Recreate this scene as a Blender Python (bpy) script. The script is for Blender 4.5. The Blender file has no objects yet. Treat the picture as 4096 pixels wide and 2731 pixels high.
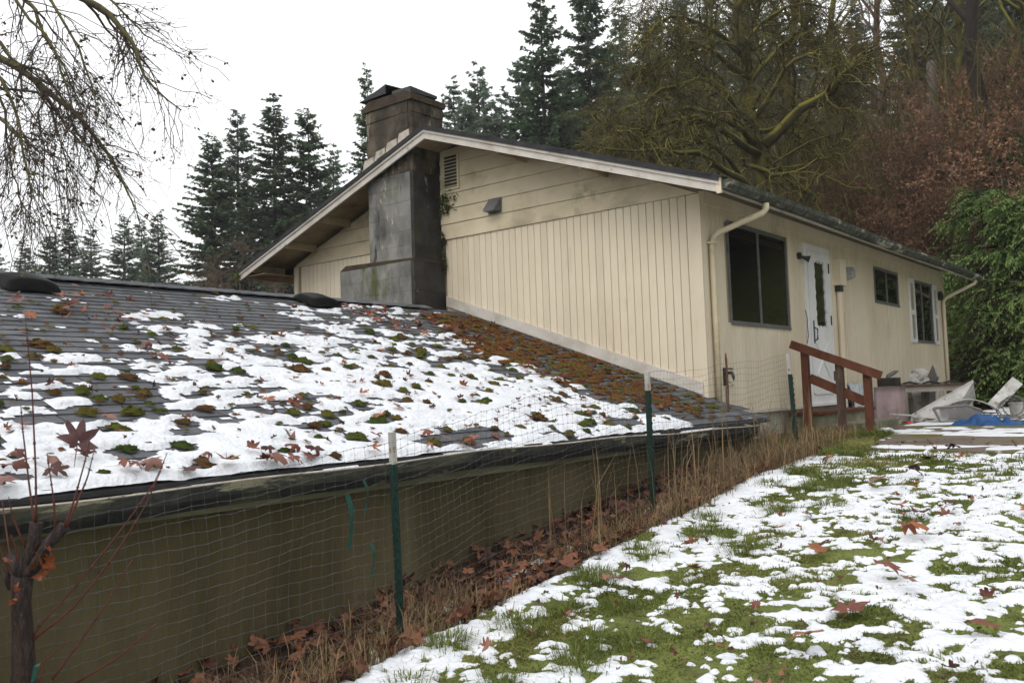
import bpy, math, random
import numpy as np
from mathutils import Vector, Matrix
rad = math.radians
random.seed(11)
rng = np.random.default_rng(11)
sc = bpy.context.scene
COL = sc.collection

# ------------------------------------------------------------------ camera
CAM = np.array([4.448, -8.961, 0.826])
def _basis(yaw, pitch, roll):
    a, b, r = rad(yaw), rad(pitch), rad(roll)
    fw = np.array([-math.sin(a)*math.cos(b), math.cos(a)*math.cos(b), math.sin(b)])
    rt = np.array([math.cos(a), math.sin(a), 0.0]); up = np.cross(rt, fw)
    return math.cos(r)*rt+math.sin(r)*up, -math.sin(r)*rt+math.cos(r)*up, fw
RT, UP, FW = _basis(38.632, 3.487, -1.999)
cam_d = bpy.data.cameras.new('camera'); cam = bpy.data.objects.new('camera', cam_d); COL.objects.link(cam)
cam.matrix_world = Matrix(((RT[0], UP[0], -FW[0], CAM[0]), (RT[1], UP[1], -FW[1], CAM[1]), (RT[2], UP[2], -FW[2], CAM[2]), (0, 0, 0, 1)))
cam_d.sensor_width = 36; cam_d.lens = 31.335; cam_d.clip_start = 0.05; cam_d.clip_end = 3000
cam_d.dof.use_dof = True; cam_d.dof.focus_distance = 6.5; cam_d.dof.aperture_fstop = 5.6
sc.camera = cam

# ------------------------------------------------------------------ overcast sky and weak soft sun
SUN_EL, SUN_AZ = 50.0, 175.0
w = bpy.data.worlds.new('World'); sc.world = w; w.use_nodes = True
nt = w.node_tree; nt.nodes.clear()
sky = nt.nodes.new('ShaderNodeTexSky'); sky.sky_type = 'NISHITA'; sky.sun_disc = False
sky.sun_elevation = rad(SUN_EL); sky.sun_rotation = rad(SUN_AZ); sky.air_density = 1.0; sky.dust_density = 6.0; sky.ozone_density = 1.0
cloud = nt.nodes.new('ShaderNodeRGB'); cloud.outputs[0].default_value = (10.3, 10.38, 10.45, 1)
mx = nt.nodes.new('ShaderNodeMix'); mx.data_type = 'RGBA'; mx.inputs[0].default_value = 0.9
bg = nt.nodes.new('ShaderNodeBackground'); bg.inputs[1].default_value = 0.14
wo = nt.nodes.new('ShaderNodeOutputWorld')
nt.links.new(sky.outputs[0], mx.inputs[6]); nt.links.new(cloud.outputs[0], mx.inputs[7])
nt.links.new(mx.outputs[2], bg.inputs[0]); nt.links.new(bg.outputs[0], wo.inputs[0])
sun_d = bpy.data.lights.new('sun', 'SUN'); sun_d.energy = 1.0; sun_d.angle = rad(40); sun_d.color = (1, 0.97, 0.93)
sun = bpy.data.objects.new('sun', sun_d); COL.objects.link(sun)
_d = Vector((math.sin(rad(SUN_AZ))*math.cos(rad(SUN_EL)), math.cos(rad(SUN_AZ))*math.cos(rad(SUN_EL)), math.sin(rad(SUN_EL))))
sun.rotation_euler = _d.to_track_quat('Z', 'Y').to_euler()
vs = sc.view_settings; vs.view_transform = 'Standard'; vs.look = 'None'; vs.exposure = 0.04; vs.gamma = 1.0; vs.use_curve_mapping = False
try:
    sc.cycles.use_denoising = True
    sc.cycles.max_bounces = 6; sc.cycles.diffuse_bounces = 3; sc.cycles.glossy_bounces = 3; sc.cycles.transparent_max_bounces = 8
except Exception:
    pass

# ------------------------------------------------------------------ helpers
PXK = 4096/2352.0
def at(u, v, dist):
    return CAM + dist*(FW + RT*(u*PXK-2048)/3565.14 - UP*(v*PXK-1365.5)/3565.14)
def px(P):
    P = np.asarray(P, float)-CAM; z = P@FW
    return (2048+3565.14*(P@RT)/z)/PXK, (1365.5-3565.14*(P@UP)/z)/PXK, z

def _hash(ix, iy, seed):
    h = (ix.astype(np.int64)*374761393 + iy.astype(np.int64)*668265263 + seed*974711) & 0xFFFFFFFF
    h = ((h ^ (h >> 13))*1274126177) & 0xFFFFFFFF
    h = (h ^ (h >> 16)) & 0xFFFFFFFF
    return h/4294967295.0
def vnoise(x, y, seed=0):
    x = np.asarray(x, float); y = np.asarray(y, float)
    ix = np.floor(x); iy = np.floor(y); fx = x-ix; fy = y-iy
    fx = fx*fx*fx*(fx*(fx*6-15)+10); fy = fy*fy*fy*(fy*(fy*6-15)+10)
    a = _hash(ix, iy, seed); b = _hash(ix+1, iy, seed); c = _hash(ix, iy+1, seed); d = _hash(ix+1, iy+1, seed)
    return (a*(1-fx)+b*fx)*(1-fy)+(c*(1-fx)+d*fx)*fy
def fbm(x, y, seed=0, octv=4, gain=0.5):
    s = 0; a = 1.0; t = 0
    for o in range(octv):
        s = s+a*vnoise(x*2**o+o*17.3, y*2**o-o*9.1, seed+o*31); t += a; a *= gain
    return s/t
def sstep(a, b, x):
    t = np.clip((np.asarray(x, float)-a)/(b-a), 0, 1); return t*t*(3-2*t)
def smin(a, b, k):
    h = np.clip(0.5+0.5*(b-a)/k, 0, 1); return b*(1-h)+a*h-k*h*(1-h)

def nrm(v):
    return v/np.maximum(np.linalg.norm(v, axis=-1, keepdims=True), 1e-9)

class MB:
    """collects vertices, quads and triangles of ONE mesh"""
    def __init__(s):
        s.v = []; s.q = []; s.t = []; s.a = []; s.n = 0; s.has = False
    def add(s, v, q=None, t=None, attr=None):
        v = np.asarray(v, float).reshape(-1, 3); s.v.append(v)
        if q is not None and len(q): s.q.append(np.asarray(q, np.int64).reshape(-1, 4)+s.n)
        if t is not None and len(t): s.t.append(np.asarray(t, np.int64).reshape(-1, 3)+s.n)
        if attr is None: s.a.append(np.zeros(len(v)))
        else: s.a.append(np.broadcast_to(np.asarray(attr, float), (len(v),)).copy()); s.has = True
        s.n += len(v); return s
    def box(s, x0, x1, y0, y1, z0, z1, attr=None):
        v = [(x, y, z) for z in (z0, z1) for y in (y0, y1) for x in (x0, x1)]
        return s.add(v, [(0, 2, 3, 1), (4, 5, 7, 6), (0, 1, 5, 4), (2, 6, 7, 3), (0, 4, 6, 2), (1, 3, 7, 5)], attr=attr)
    def beam(s, a, b, wd, ht, up=(0, 0, 1), attr=None):
        a = np.array(a, float); b = np.array(b, float); d = nrm(b-a); sd = nrm(np.cross(d, np.array(up, float))); u = np.cross(sd, d)
        v = [p+sd*sx*wd/2+u*sz*ht/2 for p in (a, b) for sx, sz in ((-1, -1), (1, -1), (1, 1), (-1, 1))]
        return s.add(v, [(0, 1, 2, 3), (4, 7, 6, 5), (0, 4, 5, 1), (1, 5, 6, 2), (2, 6, 7, 3), (3, 7, 4, 0)], attr=attr)
    def prism(s, poly, axis, a0, a1, attr=None):
        """poly: list of 2-D points, extruded along axis (0,1,2) from a0 to a1"""
        n = len(poly); o = [i for i in range(3) if i != axis]; v = np.zeros((2*n, 3))
        for i, (p, q) in enumerate(poly):
            for j, aa in enumerate((a0, a1)):
                v[i+j*n, o[0]] = p; v[i+j*n, o[1]] = q; v[i+j*n, axis] = aa
        q = [(i, (i+1) % n, n+(i+1) % n, n+i) for i in range(n)]
        t = []
        if n == 4: q += [(3, 2, 1, 0), (4, 5, 6, 7)]
        else:
            t = [(0, i+1, i) for i in range(1, n-1)]+[(n, n+i, n+i+1) for i in range(1, n-1)]
        return s.add(v, q, t, attr)
    def tube(s, P, r, n=8, cap=True, attr=None):
        P = np.asarray(P, float); K = len(P); r = np.broadcast_to(np.asarray(r, float), (K,))
        v, q = tubes(P[None], r[None], n)
        t = []
        if cap:
            c = len(v); v = np.vstack([v, P[:1], P[-1:]])
            t = [(c, (i+1) % n, i) for i in range(n)]+[(c+1, (K-1)*n+i, (K-1)*n+(i+1) % n) for i in range(n)]
        return s.add(v, q, t, attr)
    def build(s, name, m=None, parent=None, smooth=False, loc=None):
        me = bpy.data.meshes.new(name)
        v = np.vstack(s.v) if s.v else np.zeros((0, 3))
        q = np.vstack(s.q) if s.q else np.zeros((0, 4), np.int64); t = np.vstack(s.t) if s.t else np.zeros((0, 3), np.int64)
        me.vertices.add(len(v)); me.vertices.foreach_set('co', v.astype(np.float32).ravel())
        nl = q.size+t.size; npoly = len(q)+len(t)
        me.loops.add(nl); me.polygons.add(npoly)
        me.loops.foreach_set('vertex_index', np.concatenate([q.ravel(), t.ravel()]).astype(np.int32))
        st = np.concatenate([np.arange(len(q))*4, q.size+np.arange(len(t))*3]).astype(np.int32)
        tot = np.concatenate([np.full(len(q), 4), np.full(len(t), 3)]).astype(np.int32)
        me.polygons.foreach_set('loop_start', st); me.polygons.foreach_set('loop_total', tot)
        me.polygons.foreach_set('use_smooth', np.full(npoly, bool(smooth)))
        if s.has:
            at_ = me.attributes.new('rnd', 'FLOAT', 'POINT'); at_.data.foreach_set('value', np.concatenate(s.a).astype(np.float32))
        me.update(calc_edges=True)
        if m is not None: me.materials.append(m)
        return link(name, me, parent, loc)
def link(name, me, parent=None, loc=None):
    o = bpy.data.objects.new(name, me); COL.objects.link(o)
    if parent is not None: o.parent = parent
    if loc is not None: o.location = loc
    return o
def empty(name, loc=(0, 0, 0)):
    o = bpy.data.objects.new(name, None); COL.objects.link(o); o.location = loc; o.empty_display_size = 0.2; return o
def tag(o, label=None, cat=None, group=None, kind=None):
    if label: o['label'] = label
    if cat: o['category'] = cat
    if group: o['group'] = group
    if kind: o['kind'] = kind
    return o

def tubes(P, r, n=3):
    """P (N,K,3) polylines, r (N,K) radii -> verts, quads"""
    N, K, _ = P.shape
    T = np.empty_like(P); T[:, 1:-1] = P[:, 2:]-P[:, :-2]; T[:, 0] = P[:, 1]-P[:, 0]; T[:, -1] = P[:, -1]-P[:, -2]
    T = nrm(T); ref = np.where(np.abs(T[:, :1, 2:3]) > 0.9, np.array([1.0, 0, 0]), np.array([0, 0, 1.0]))
    S = nrm(np.cross(T, np.broadcast_to(ref, T.shape))); U = np.cross(S, T)
    a = np.arange(n)*2*math.pi/n
    V = P[:, :, None, :]+r[:, :, None, None]*(np.cos(a)[None, None, :, None]*S[:, :, None, :]+np.sin(a)[None, None, :, None]*U[:, :, None, :])
    b = (np.arange(N)[:, None, None]*K*n+np.arange(K-1)[None, :, None]*n); i = np.arange(n)[None, None, :]; j = (i+1) % n
    q = np.stack([b+i, b+j, b+n+j, b+n+i], -1).reshape(-1, 4)
    return V.reshape(-1, 3), q

def lerp_poly(P, r, idx, t):
    K = P.shape[1]; f = np.clip(t, 0, 0.9999)*(K-1); i = f.astype(int); f = (f-i)[:, None]
    a = P[idx, i]; b = P[idx, i+1]
    return a*(1-f)+b*f, nrm(b-a), r[idx, i]*(1-f[:, 0])+r[idx, i+1]*f[:, 0]
def grow(P, r, count, L, spread=(30, 65), grav=0.0, K=5, rr=0.6, tmin=0.15, tip=0.15, wob=0.12, lift=0.0, g=None):
    g = g if g is not None else rng
    N = len(P); idx = np.repeat(np.arange(N), count); M = len(idx)
    t = tmin+(1-tmin)*g.random(M); p0, tg, r0 = lerp_poly(P, r, idx, t)
    rv = g.normal(size=(M, 3)); pp = nrm(rv-tg*(rv*tg).sum(-1, keepdims=True))
    an = np.radians(spread[0]+(spread[1]-spread[0])*g.random(M))[:, None]
    d = nrm(tg*np.cos(an)+pp*np.sin(an)+np.array([0, 0, lift]))
    ln = L*(0.5+0.8*g.random(M))*(1.1-0.5*t)
    s = np.linspace(0, 1, K)[None, :, None]*ln[:, None, None]
    wb = np.cumsum(g.normal(size=(M, K, 3))*wob*(ln/K)[:, None, None], 1); wb[:, 0] = 0
    Q = p0[:, None]+d[:, None]*s+wb; Q[:, :, 2] += grav*(s[:, :, 0]**2)/max(L, 1e-6)
    r1 = np.maximum(r0*rr, 0.0015)
    R_ = r1[:, None]*np.linspace(1, tip, K)[None]
    return Q, R_

# ------------------------------------------------------------------ materials
def mat(name, cols, scale=4.0, rough=0.8, bump=0.0, bscale=None, detail=6, world=False, rnd=0.0, attr=False, spec=0.3, stretch=None, metal=0.0, ramp=None, dist=0.0, alt=None):
    """cols: list of colours spread over a noise ramp; rnd: brightness change from object to object; attr: use the 'rnd' attribute instead of noise"""
    m = bpy.data.materials.new(name); m.use_nodes = True; T = m.node_tree; n = T.nodes; L = T.links
    p = n['Principled BSDF']; p.inputs['Roughness'].default_value = rough; p.inputs['Metallic'].default_value = metal
    p.inputs['Specular IOR Level'].default_value = spec
    if world: src = n.new('ShaderNodeNewGeometry').outputs['Position']
    else: src = n.new('ShaderNodeTexCoord').outputs['Object']
    mp = n.new('ShaderNodeMapping'); L.new(src, mp.inputs[0])
    if stretch: mp.inputs['Scale'].default_value = stretch
    oi = n.new('ShaderNodeObjectInfo')
    if not world:
        ml = n.new('ShaderNodeMath'); ml.operation = 'MULTIPLY'; ml.inputs[1].default_value = 37.0; L.new(oi.outputs['Random'], ml.inputs[0]); L.new(ml.outputs[0], mp.inputs['Location'])
    nz = n.new('ShaderNodeTexNoise'); nz.inputs['Scale'].default_value = scale; nz.inputs['Detail'].default_value = detail; nz.inputs['Roughness'].default_value = 0.62
    nz.inputs['Distortion'].default_value = dist
    L.new(mp.outputs[0], nz.inputs['Vector'])
    fac = nz.outputs[0]
    rp = n.new('ShaderNodeValToRGB'); el = rp.color_ramp.elements
    k = len(cols); pos = ramp or ([0.5] if k == 1 else [0.3+0.4*i/(k-1) for i in range(k)])
    while len(el) < k: el.new(0.5)
    while len(el) > k: el.remove(el[-1])
    for e, c, q in zip(el, cols, pos): e.position = q; e.color = (*c, 1)
    if attr == 'obj':
        ad = n.new('ShaderNodeMath'); ad.operation = 'MULTIPLY_ADD'; ad.inputs[1].default_value = 0.35; L.new(nz.outputs[0], ad.inputs[0])
        a2 = n.new('ShaderNodeMath'); a2.operation = 'MULTIPLY_ADD'; a2.inputs[1].default_value = 0.8; a2.inputs[2].default_value = -0.07
        L.new(oi.outputs['Random'], a2.inputs[0]); L.new(a2.outputs[0], ad.inputs[2]); fac = ad.outputs[0]
    elif attr:
        an = n.new('ShaderNodeAttribute'); an.attribute_name = 'rnd'
        ad = n.new('ShaderNodeMath'); ad.operation = 'MULTIPLY_ADD'; ad.inputs[1].default_value = 0.3; L.new(nz.outputs[0], ad.inputs[0])
        a2 = n.new('ShaderNodeMath'); a2.operation = 'MULTIPLY_ADD'; a2.inputs[1].default_value = 0.85; a2.inputs[2].default_value = -0.07
        L.new(an.outputs['Fac'], a2.inputs[0]); L.new(a2.outputs[0], ad.inputs[2]); fac = ad.outputs[0]
    L.new(fac, rp.inputs[0]); col = rp.outputs[0]
    if alt:   # (colour, scale, threshold, width): blotches laid over
        for (c2, sc2, th, wd, st) in alt:
            mp2 = n.new('ShaderNodeMapping'); L.new(mp.outputs[0], mp2.inputs[0]); mp2.inputs['Scale'].default_value = st or (1, 1, 1); mp2.inputs['Location'].default_value = (sc2*1.7, 3.1, th*9)
            n2 = n.new('ShaderNodeTexNoise'); n2.inputs['Scale'].default_value = sc2; n2.inputs['Detail'].default_value = 7; n2.inputs['Roughness'].default_value = 0.65; L.new(mp2.outputs[0], n2.inputs['Vector'])
            mr = n.new('ShaderNodeMapRange'); mr.inputs[1].default_value = th; mr.inputs[2].default_value = th+wd; L.new(n2.outputs[0], mr.inputs[0])
            mm = n.new('ShaderNodeMix'); mm.data_type = 'RGBA'; L.new(mr.outputs[0], mm.inputs[0]); L.new(col, mm.inputs[6]); mm.inputs[7].default_value = (*c2, 1); col = mm.outputs[2]
    if rnd:
        mr = n.new('ShaderNodeMapRange'); mr.inputs[3].default_value = 1-rnd; mr.inputs[4].default_value = 1+rnd; L.new(oi.outputs['Random'], mr.inputs[0])
        mu = n.new('ShaderNodeMix'); mu.data_type = 'RGBA'; mu.blend_type = 'MULTIPLY'; mu.inputs[0].default_value = 1.0
        L.new(col, mu.inputs[6]); L.new(mr.outputs[0], mu.inputs[7]); col = mu.outputs[2]
    L.new(col, p.inputs['Base Color'])
    if bump:
        nb = n.new('ShaderNodeTexNoise'); nb.inputs['Scale'].default_value = bscale or scale*6; nb.inputs['Detail'].default_value = 5; L.new(mp.outputs[0], nb.inputs['Vector'])
        bp = n.new('ShaderNodeBump'); bp.inputs['Strength'].default_value = bump; bp.inputs['Distance'].default_value = 0.02
        L.new(nb.outputs[0], bp.inputs['Height']); L.new(bp.outputs[0], p.inputs['Normal'])
    return m
def moss_top(m, col, lo=0.0, hi=0.6, scale=3.0, col2=None):
    """moss grows on the upper sides"""
    T = m.node_tree; n = T.nodes; L = T.links; p = n['Principled BSDF']
    src = p.inputs['Base Color'].links[0].from_socket
    g = n.new('ShaderNodeNewGeometry'); sp = n.new('ShaderNodeSeparateXYZ'); L.new(g.outputs['Normal'], sp.inputs[0])
    nz = n.new('ShaderNodeTexNoise'); nz.inputs['Scale'].default_value = scale; nz.inputs['Detail'].default_value = 5; L.new(g.outputs['Position'], nz.inputs['Vector'])
    ad = n.new('ShaderNodeMath'); ad.operation = 'MULTIPLY_ADD'; ad.inputs[1].default_value = 1.6; L.new(nz.outputs[0], ad.inputs[0])
    sb = n.new('ShaderNodeMath'); sb.operation = 'SUBTRACT'; sb.inputs[1].default_value = 0.8; L.new(sp.outputs[2], sb.inputs[0]); L.new(sb.outputs[0], ad.inputs[2])
    mr = n.new('ShaderNodeMapRange'); mr.inputs[1].default_value = lo; mr.inputs[2].default_value = hi; L.new(ad.outputs[0], mr.inputs[0])
    n3 = n.new('ShaderNodeTexNoise'); n3.inputs['Scale'].default_value = 1.3; L.new(g.outputs['Position'], n3.inputs['Vector'])
    mc = n.new('ShaderNodeMix'); mc.data_type = 'RGBA'; L.new(n3.outputs[0], mc.inputs[0]); mc.inputs[6].default_value = (*col, 1); mc.inputs[7].default_value = (*(col2 or col), 1)
    mm = n.new('ShaderNodeMix'); mm.data_type = 'RGBA'; L.new(mr.outputs[0], mm.inputs[0]); L.new(src, mm.inputs[6]); L.new(mc.outputs[2], mm.inputs[7])
    L.new(mm.outputs[2], p.inputs['Base Color']); return m
def fol(m, f=.4):
    """thin leaves let some light through"""
    T = m.node_tree; n = T.nodes; L = T.links; p = n['Principled BSDF']; src = p.inputs['Base Color'].links[0].from_socket
    tr = n.new('ShaderNodeBsdfTranslucent'); L.new(src, tr.inputs['Color']); mx = n.new('ShaderNodeMixShader'); mx.inputs[0].default_value = f
    out = [x for x in n if x.type == 'OUTPUT_MATERIAL'][0]; L.new(p.outputs[0], mx.inputs[1]); L.new(tr.outputs[0], mx.inputs[2]); L.new(mx.outputs[0], out.inputs[0]); return m
M = {}
M['siding'] = mat('siding_paint', [(.59, .505, .375), (.67, .585, .445), (.71, .635, .495)], 0.9, .65, .12, 90, world=True, rnd=.05, stretch=(1, 1, .5),
                  alt=[((.40, .37, .22), 1.6, .60, .16, (1, 1, .5)), ((.42, .34, .2), 3.2, .63, .1, (1.5, 1.5, .25)), ((.30, .25, .12), 9.0, .74, .06, (1, 1, .6))])
M['board'] = mat('gable_board_paint', [(.46, .39, .26), (.60, .52, .37), (.66, .58, .43)], 1.1, .65, .1, 90, world=True, rnd=.04,
                 alt=[((.16, .13, .08), .9, .52, .3, (1, 1, 1.6)), ((.26, .25, .12), 2.1, .6, .16, None)])
M['backing'] = mat('siding_groove_shade', [(.28, .24, .16)], 3, .8, world=True)  # same paint as the siding, groove shadow put into the colour
M['trim'] = mat('weathered_trim_paint', [(.40, .36, .30), (.54, .50, .45), (.62, .585, .54)], 3, .7, .15, 60, world=True, alt=[((.28, .24, .18), 6, .62, .08, (1, 1, 1)), ((.30, .33, .16), 2.5, .6, .15, None)])
M['soffit'] = mat('stained_soffit', [(.12, .085, .05), (.27, .21, .13), (.38, .31, .2)], 1.6, .8, .1, 40, world=True)
M['frame'] = mat('aluminium_frame', [(.16, .16, .165), (.26, .26, .265)], 8, .45, metal=.5, world=True)
M['white'] = mat('white_paint', [(.66, .66, .66), (.78, .78, .78)], 3, .5, world=True, alt=[((.5, .46, .36), 4, .64, .1, None)])
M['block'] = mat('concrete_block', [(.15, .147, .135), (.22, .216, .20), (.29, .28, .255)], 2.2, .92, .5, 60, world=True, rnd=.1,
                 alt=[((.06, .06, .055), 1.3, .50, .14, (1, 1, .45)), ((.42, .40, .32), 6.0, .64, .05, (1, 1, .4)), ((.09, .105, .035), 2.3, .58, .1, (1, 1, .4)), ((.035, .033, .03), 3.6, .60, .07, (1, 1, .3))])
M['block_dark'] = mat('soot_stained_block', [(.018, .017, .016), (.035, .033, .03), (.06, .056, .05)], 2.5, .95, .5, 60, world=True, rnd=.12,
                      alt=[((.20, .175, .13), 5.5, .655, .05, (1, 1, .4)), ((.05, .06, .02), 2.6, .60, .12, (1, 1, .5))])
M['block_top'] = mat('weathered_chimney_stone', [(.022, .019, .015), (.06, .05, .037), (.13, .11, .08)], 4.5, .95, .9, 25, world=True, rnd=.15, stretch=(1, 1, .55),
                     alt=[((.27, .23, .165), 5.0, .59, .07, (1, 1, .45)), ((.015, .014, .012), 3.2, .55, .1, (1, 1, .3)), ((.07, .075, .025), 2.6, .60, .12, None)])
M['mortar'] = mat('mortar', [(.11, .108, .098), (.17, .165, .15)], 6, .95, .3, 80, world=True)
M['cap'] = mat('mossy_chimney_cap', [(.03, .02, .015), (.06, .04, .03), (.055, .058, .02)], 6, .95, .8, 40, world=True)
moss_top(M['cap'], (.10, .105, .022), .2, .7, 5, (.18, .10, .025))
M['metal_dark'] = mat('dark_sheet_metal', [(.02, .021, .023), (.04, .042, .045)], 6, .45, spec=.5, world=True)
M['shingle'] = mat('asphalt_shingle', [(.065, .068, .076), (.10, .105, .115), (.14, .145, .155)], 5, .8, .45, 320, world=True, rnd=.22, spec=.4)
M['shingle_dark'] = mat('dark_asphalt_shingle', [(.02, .02, .022), (.04, .04, .043)], 6, .85, .4, 250, world=True, rnd=.15)
M['gutter'] = mat('peeling_gutter', [(.016, .017, .017), (.03, .031, .029), (.09, .09, .06)], 3.2, .8, .5, 30, world=True, stretch=(1, .55, 1.3), ramp=[.3, .5, .68],
                  alt=[((.24, .225, .15), 4.5, .60, .04, (1, .5, 1.2)), ((.08, .09, .035), 1.7, .55, .14, None)])
M['fascia_g'] = mat('stained_fascia', [(.10, .10, .06), (.17, .165, .10), (.25, .24, .15)], 2.2, .85, .3, 30, world=True, stretch=(1, .4, 1.5))
M['conc'] = mat('algae_stained_concrete', [(.052, .042, .017), (.09, .074, .035), (.135, .113, .06)], 1.1, .92, .35, 26, world=True, stretch=(1, 1, .45),
                alt=[((.040, .034, .018), 1.3, .54, .20, (1, 1.2, .45)), ((.14, .125, .075), 1.9, .60, .12, (1, 1, .22)), ((.05, .048, .02), 3.5, .58, .14, (1, 1, .4)), ((.015, .014, .01), 14, .70, .03, None)])
M['found'] = mat('painted_foundation', [(.30, .28, .22), (.45, .42, .34)], 2.5, .9, .3, 30, world=True, alt=[((.15, .16, .08), 2, .55, .15, None)])
M['moss'] = mat('moss', [(.07, .11, .012), (.15, .17, .02), (.20, .16, .03), (.16, .08, .025)], 30, .95, .9, 160, attr='obj', ramp=[.2, .45, .62, .8])
M['moss_b'] = mat('brown_moss', [(.12, .11, .018), (.18, .085, .018), (.155, .05, .013), (.08, .028, .01)], 14, .95, .9, 160, attr=True, ramp=[.1, .35, .65, .9])
M['leaf'] = mat('dead_maple_leaf', [(.055, .016, .011), (.125, .034, .021), (.19, .06, .036), (.28, .09, .026), (.20, .10, .085)], 9, .62, .25, 60, attr='obj', ramp=[.15, .35, .52, .7, .88], spec=.45)
M['litter'] = mat('leaf_litter', [(.035, .013, .007), (.085, .029, .015), (.15, .055, .027), (.2, .085, .042)], 9, .7, .2, 60, attr=True, ramp=[.1, .4, .65, .95], spec=.4)
M['snow'] = mat('snow', [(.63, .655, .70), (.76, .78, .81)], 5, .65, .8, 40, world=True, spec=.3)
M['snow'].node_tree.nodes['Principled BSDF'].inputs['Subsurface Weight'].default_value = 0.0
M['grass'] = mat('grass', [(.08, .11, .024), (.14, .175, .038), (.22, .24, .065), (.33, .27, .11)], 5, .75, attr=True, ramp=[.1, .4, .7, .95])
fol(M['grass'], .35)
M['straw'] = mat('dead_grass', [(.09, .055, .028), (.17, .115, .058), (.26, .18, .095), (.09, .11, .028)], 5, .8, attr=True, ramp=[.1, .45, .75, .98])
M['soil'] = mat('lawn_soil', [(.07, .06, .024), (.12, .145, .035), (.18, .205, .05)], 6.5, .95, .6, 60, world=True, alt=[((.06, .04, .022), 2.2, .57, .12, None)])
def ditch(m):   # bare litter-covered soil in the strip between the garage wall and the fence
    T = m.node_tree; n = T.nodes; L = T.links; p = n['Principled BSDF']; src = p.inputs['Base Color'].links[0].from_socket
    g = n.new('ShaderNodeNewGeometry'); s = n.new('ShaderNodeSeparateXYZ'); L.new(g.outputs['Position'], s.inputs[0])
    nz = n.new('ShaderNodeTexNoise'); nz.inputs['Scale'].default_value = 3; L.new(g.outputs['Position'], nz.inputs['Vector'])
    a = n.new('ShaderNodeMath'); a.operation = 'MULTIPLY_ADD'; a.inputs[1].default_value = .5; L.new(nz.outputs[0], a.inputs[0]); L.new(s.outputs[0], a.inputs[2])
    r = n.new('ShaderNodeMapRange'); r.inputs[1].default_value = 1.75; r.inputs[2].default_value = 1.6; L.new(a.outputs[0], r.inputs[0])
    mm = n.new('ShaderNodeMix'); mm.data_type = 'RGBA'; L.new(r.outputs[0], mm.inputs[0]); L.new(src, mm.inputs[6]); mm.inputs[7].default_value = (.032, .016, .009, 1); L.new(mm.outputs[2], p.inputs['Base Color'])
ditch(M['soil'])
M['wood_red'] = mat('redbrown_stained_wood', [(.062, .021, .011), (.10, .034, .017), (.135, .052, .026)], 3, .7, .25, 50, world=True, stretch=(3, 3, 1), alt=[((.05, .025, .017), 5, .66, .06, None)])
M['wood_old'] = mat('weathered_wood', [(.05, .03, .022), (.09, .055, .042), (.14, .10, .085)], 4, .85, .3, 40, world=True, stretch=(3, 3, 1))
M['post_g'] = mat('green_post_paint', [(.006, .021, .016), (.010, .034, .026)], 9, .55, .1, world=True, alt=[((.09, .035, .015), 20, .7, .05, None)])
M['post_w'] = mat('white_post_tip', [(.32, .30, .27), (.48, .46, .42)], 9, .6, world=True, alt=[((.13, .05, .025), 16, .57, .1, None)])
M['wire'] = mat('galvanised_wire', [(.055, .058, .06), (.11, .113, .117)], 20, .5, metal=.4, world=True, spec=.5)
M['rust'] = mat('rusty_iron', [(.05, .02, .012), (.14, .055, .022)], 30, .85, world=True)
def glass():
    m = bpy.data.materials.new('window_glass'); m.use_nodes = True; p = m.node_tree.nodes['Principled BSDF']
    p.inputs['Base Color'].default_value = (.006, .006, .0065, 1); p.inputs['Roughness'].default_value = .03; p.inputs['Specular IOR Level'].default_value = .16; return m
M['glass'] = glass()
# ------------------------------------------------------------------ terrain
def gz(x, y):
    x = np.asarray(x, float); y = np.asarray(y, float)
    z = smin(np.maximum(-.35+.11*(y+6.4), -1.0), .2+.003*y, .12)
    z = z+.05*(fbm(x*.5, y*.5, 5, 3)-.5)+.025*(fbm(x*2.1, y*2.1, 9, 2)-.5)
    z = z-.10*sstep(1.50, 1.25, x)*sstep(.2, .5, x)*sstep(.2, -.8, y)
    z = z-.6*sstep(-.5, -6, x)
    q = x+.5*(y-13)
    hill = (6.0*sstep(11.6, 21.5, y)+8*sstep(20, 46, y))*sstep(-13, -2, q)+7*sstep(9, 30, x)*sstep(-2, 18, y)
    far = 6*sstep(40, 160, np.hypot(x+20, y-10))*(fbm(x*.01, y*.01, 77, 2)-.3)
    return z+hill*(1+.15*(fbm(x*.15, y*.15, 21, 3)-.5))+far
def axis(lo, hi, step, far, g=1.25):
    a = list(np.arange(lo, hi+1e-6, step)); s = step; v = a[-1]
    while v < far: s *= g; v += s; a.append(v)
    s = step; v = a[0]; b = []
    while v > -far: s *= g; v -= s; b.append(v)
    return np.array(b[::-1]+a)
def grid_mesh(X, Y, Z, keep=None):
    ny, nx = X.shape; v = np.stack([X, Y, Z], -1).reshape(-1, 3)
    i = np.arange(ny*nx).reshape(ny, nx)
    q = np.stack([i[:-1, :-1], i[:-1, 1:], i[1:, 1:], i[1:, :-1]], -1)
    if keep is not None: q = q[keep]
    q = q.reshape(-1, 4)
    u, inv = np.unique(q, return_inverse=True)
    return v[u], inv.reshape(-1, 4)
gx_, gy_ = np.meshgrid(axis(.3, 6.0, .06, 900), axis(-8.5, 12, .06, 900))
v, q = grid_mesh(gx_, gy_, gz(gx_, gy_))
ground = MB().add(v, q).build('ground', M['soil'], smooth=True); tag(ground, 'grassy ground under the patchy snow', None, kind='structure')

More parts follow.
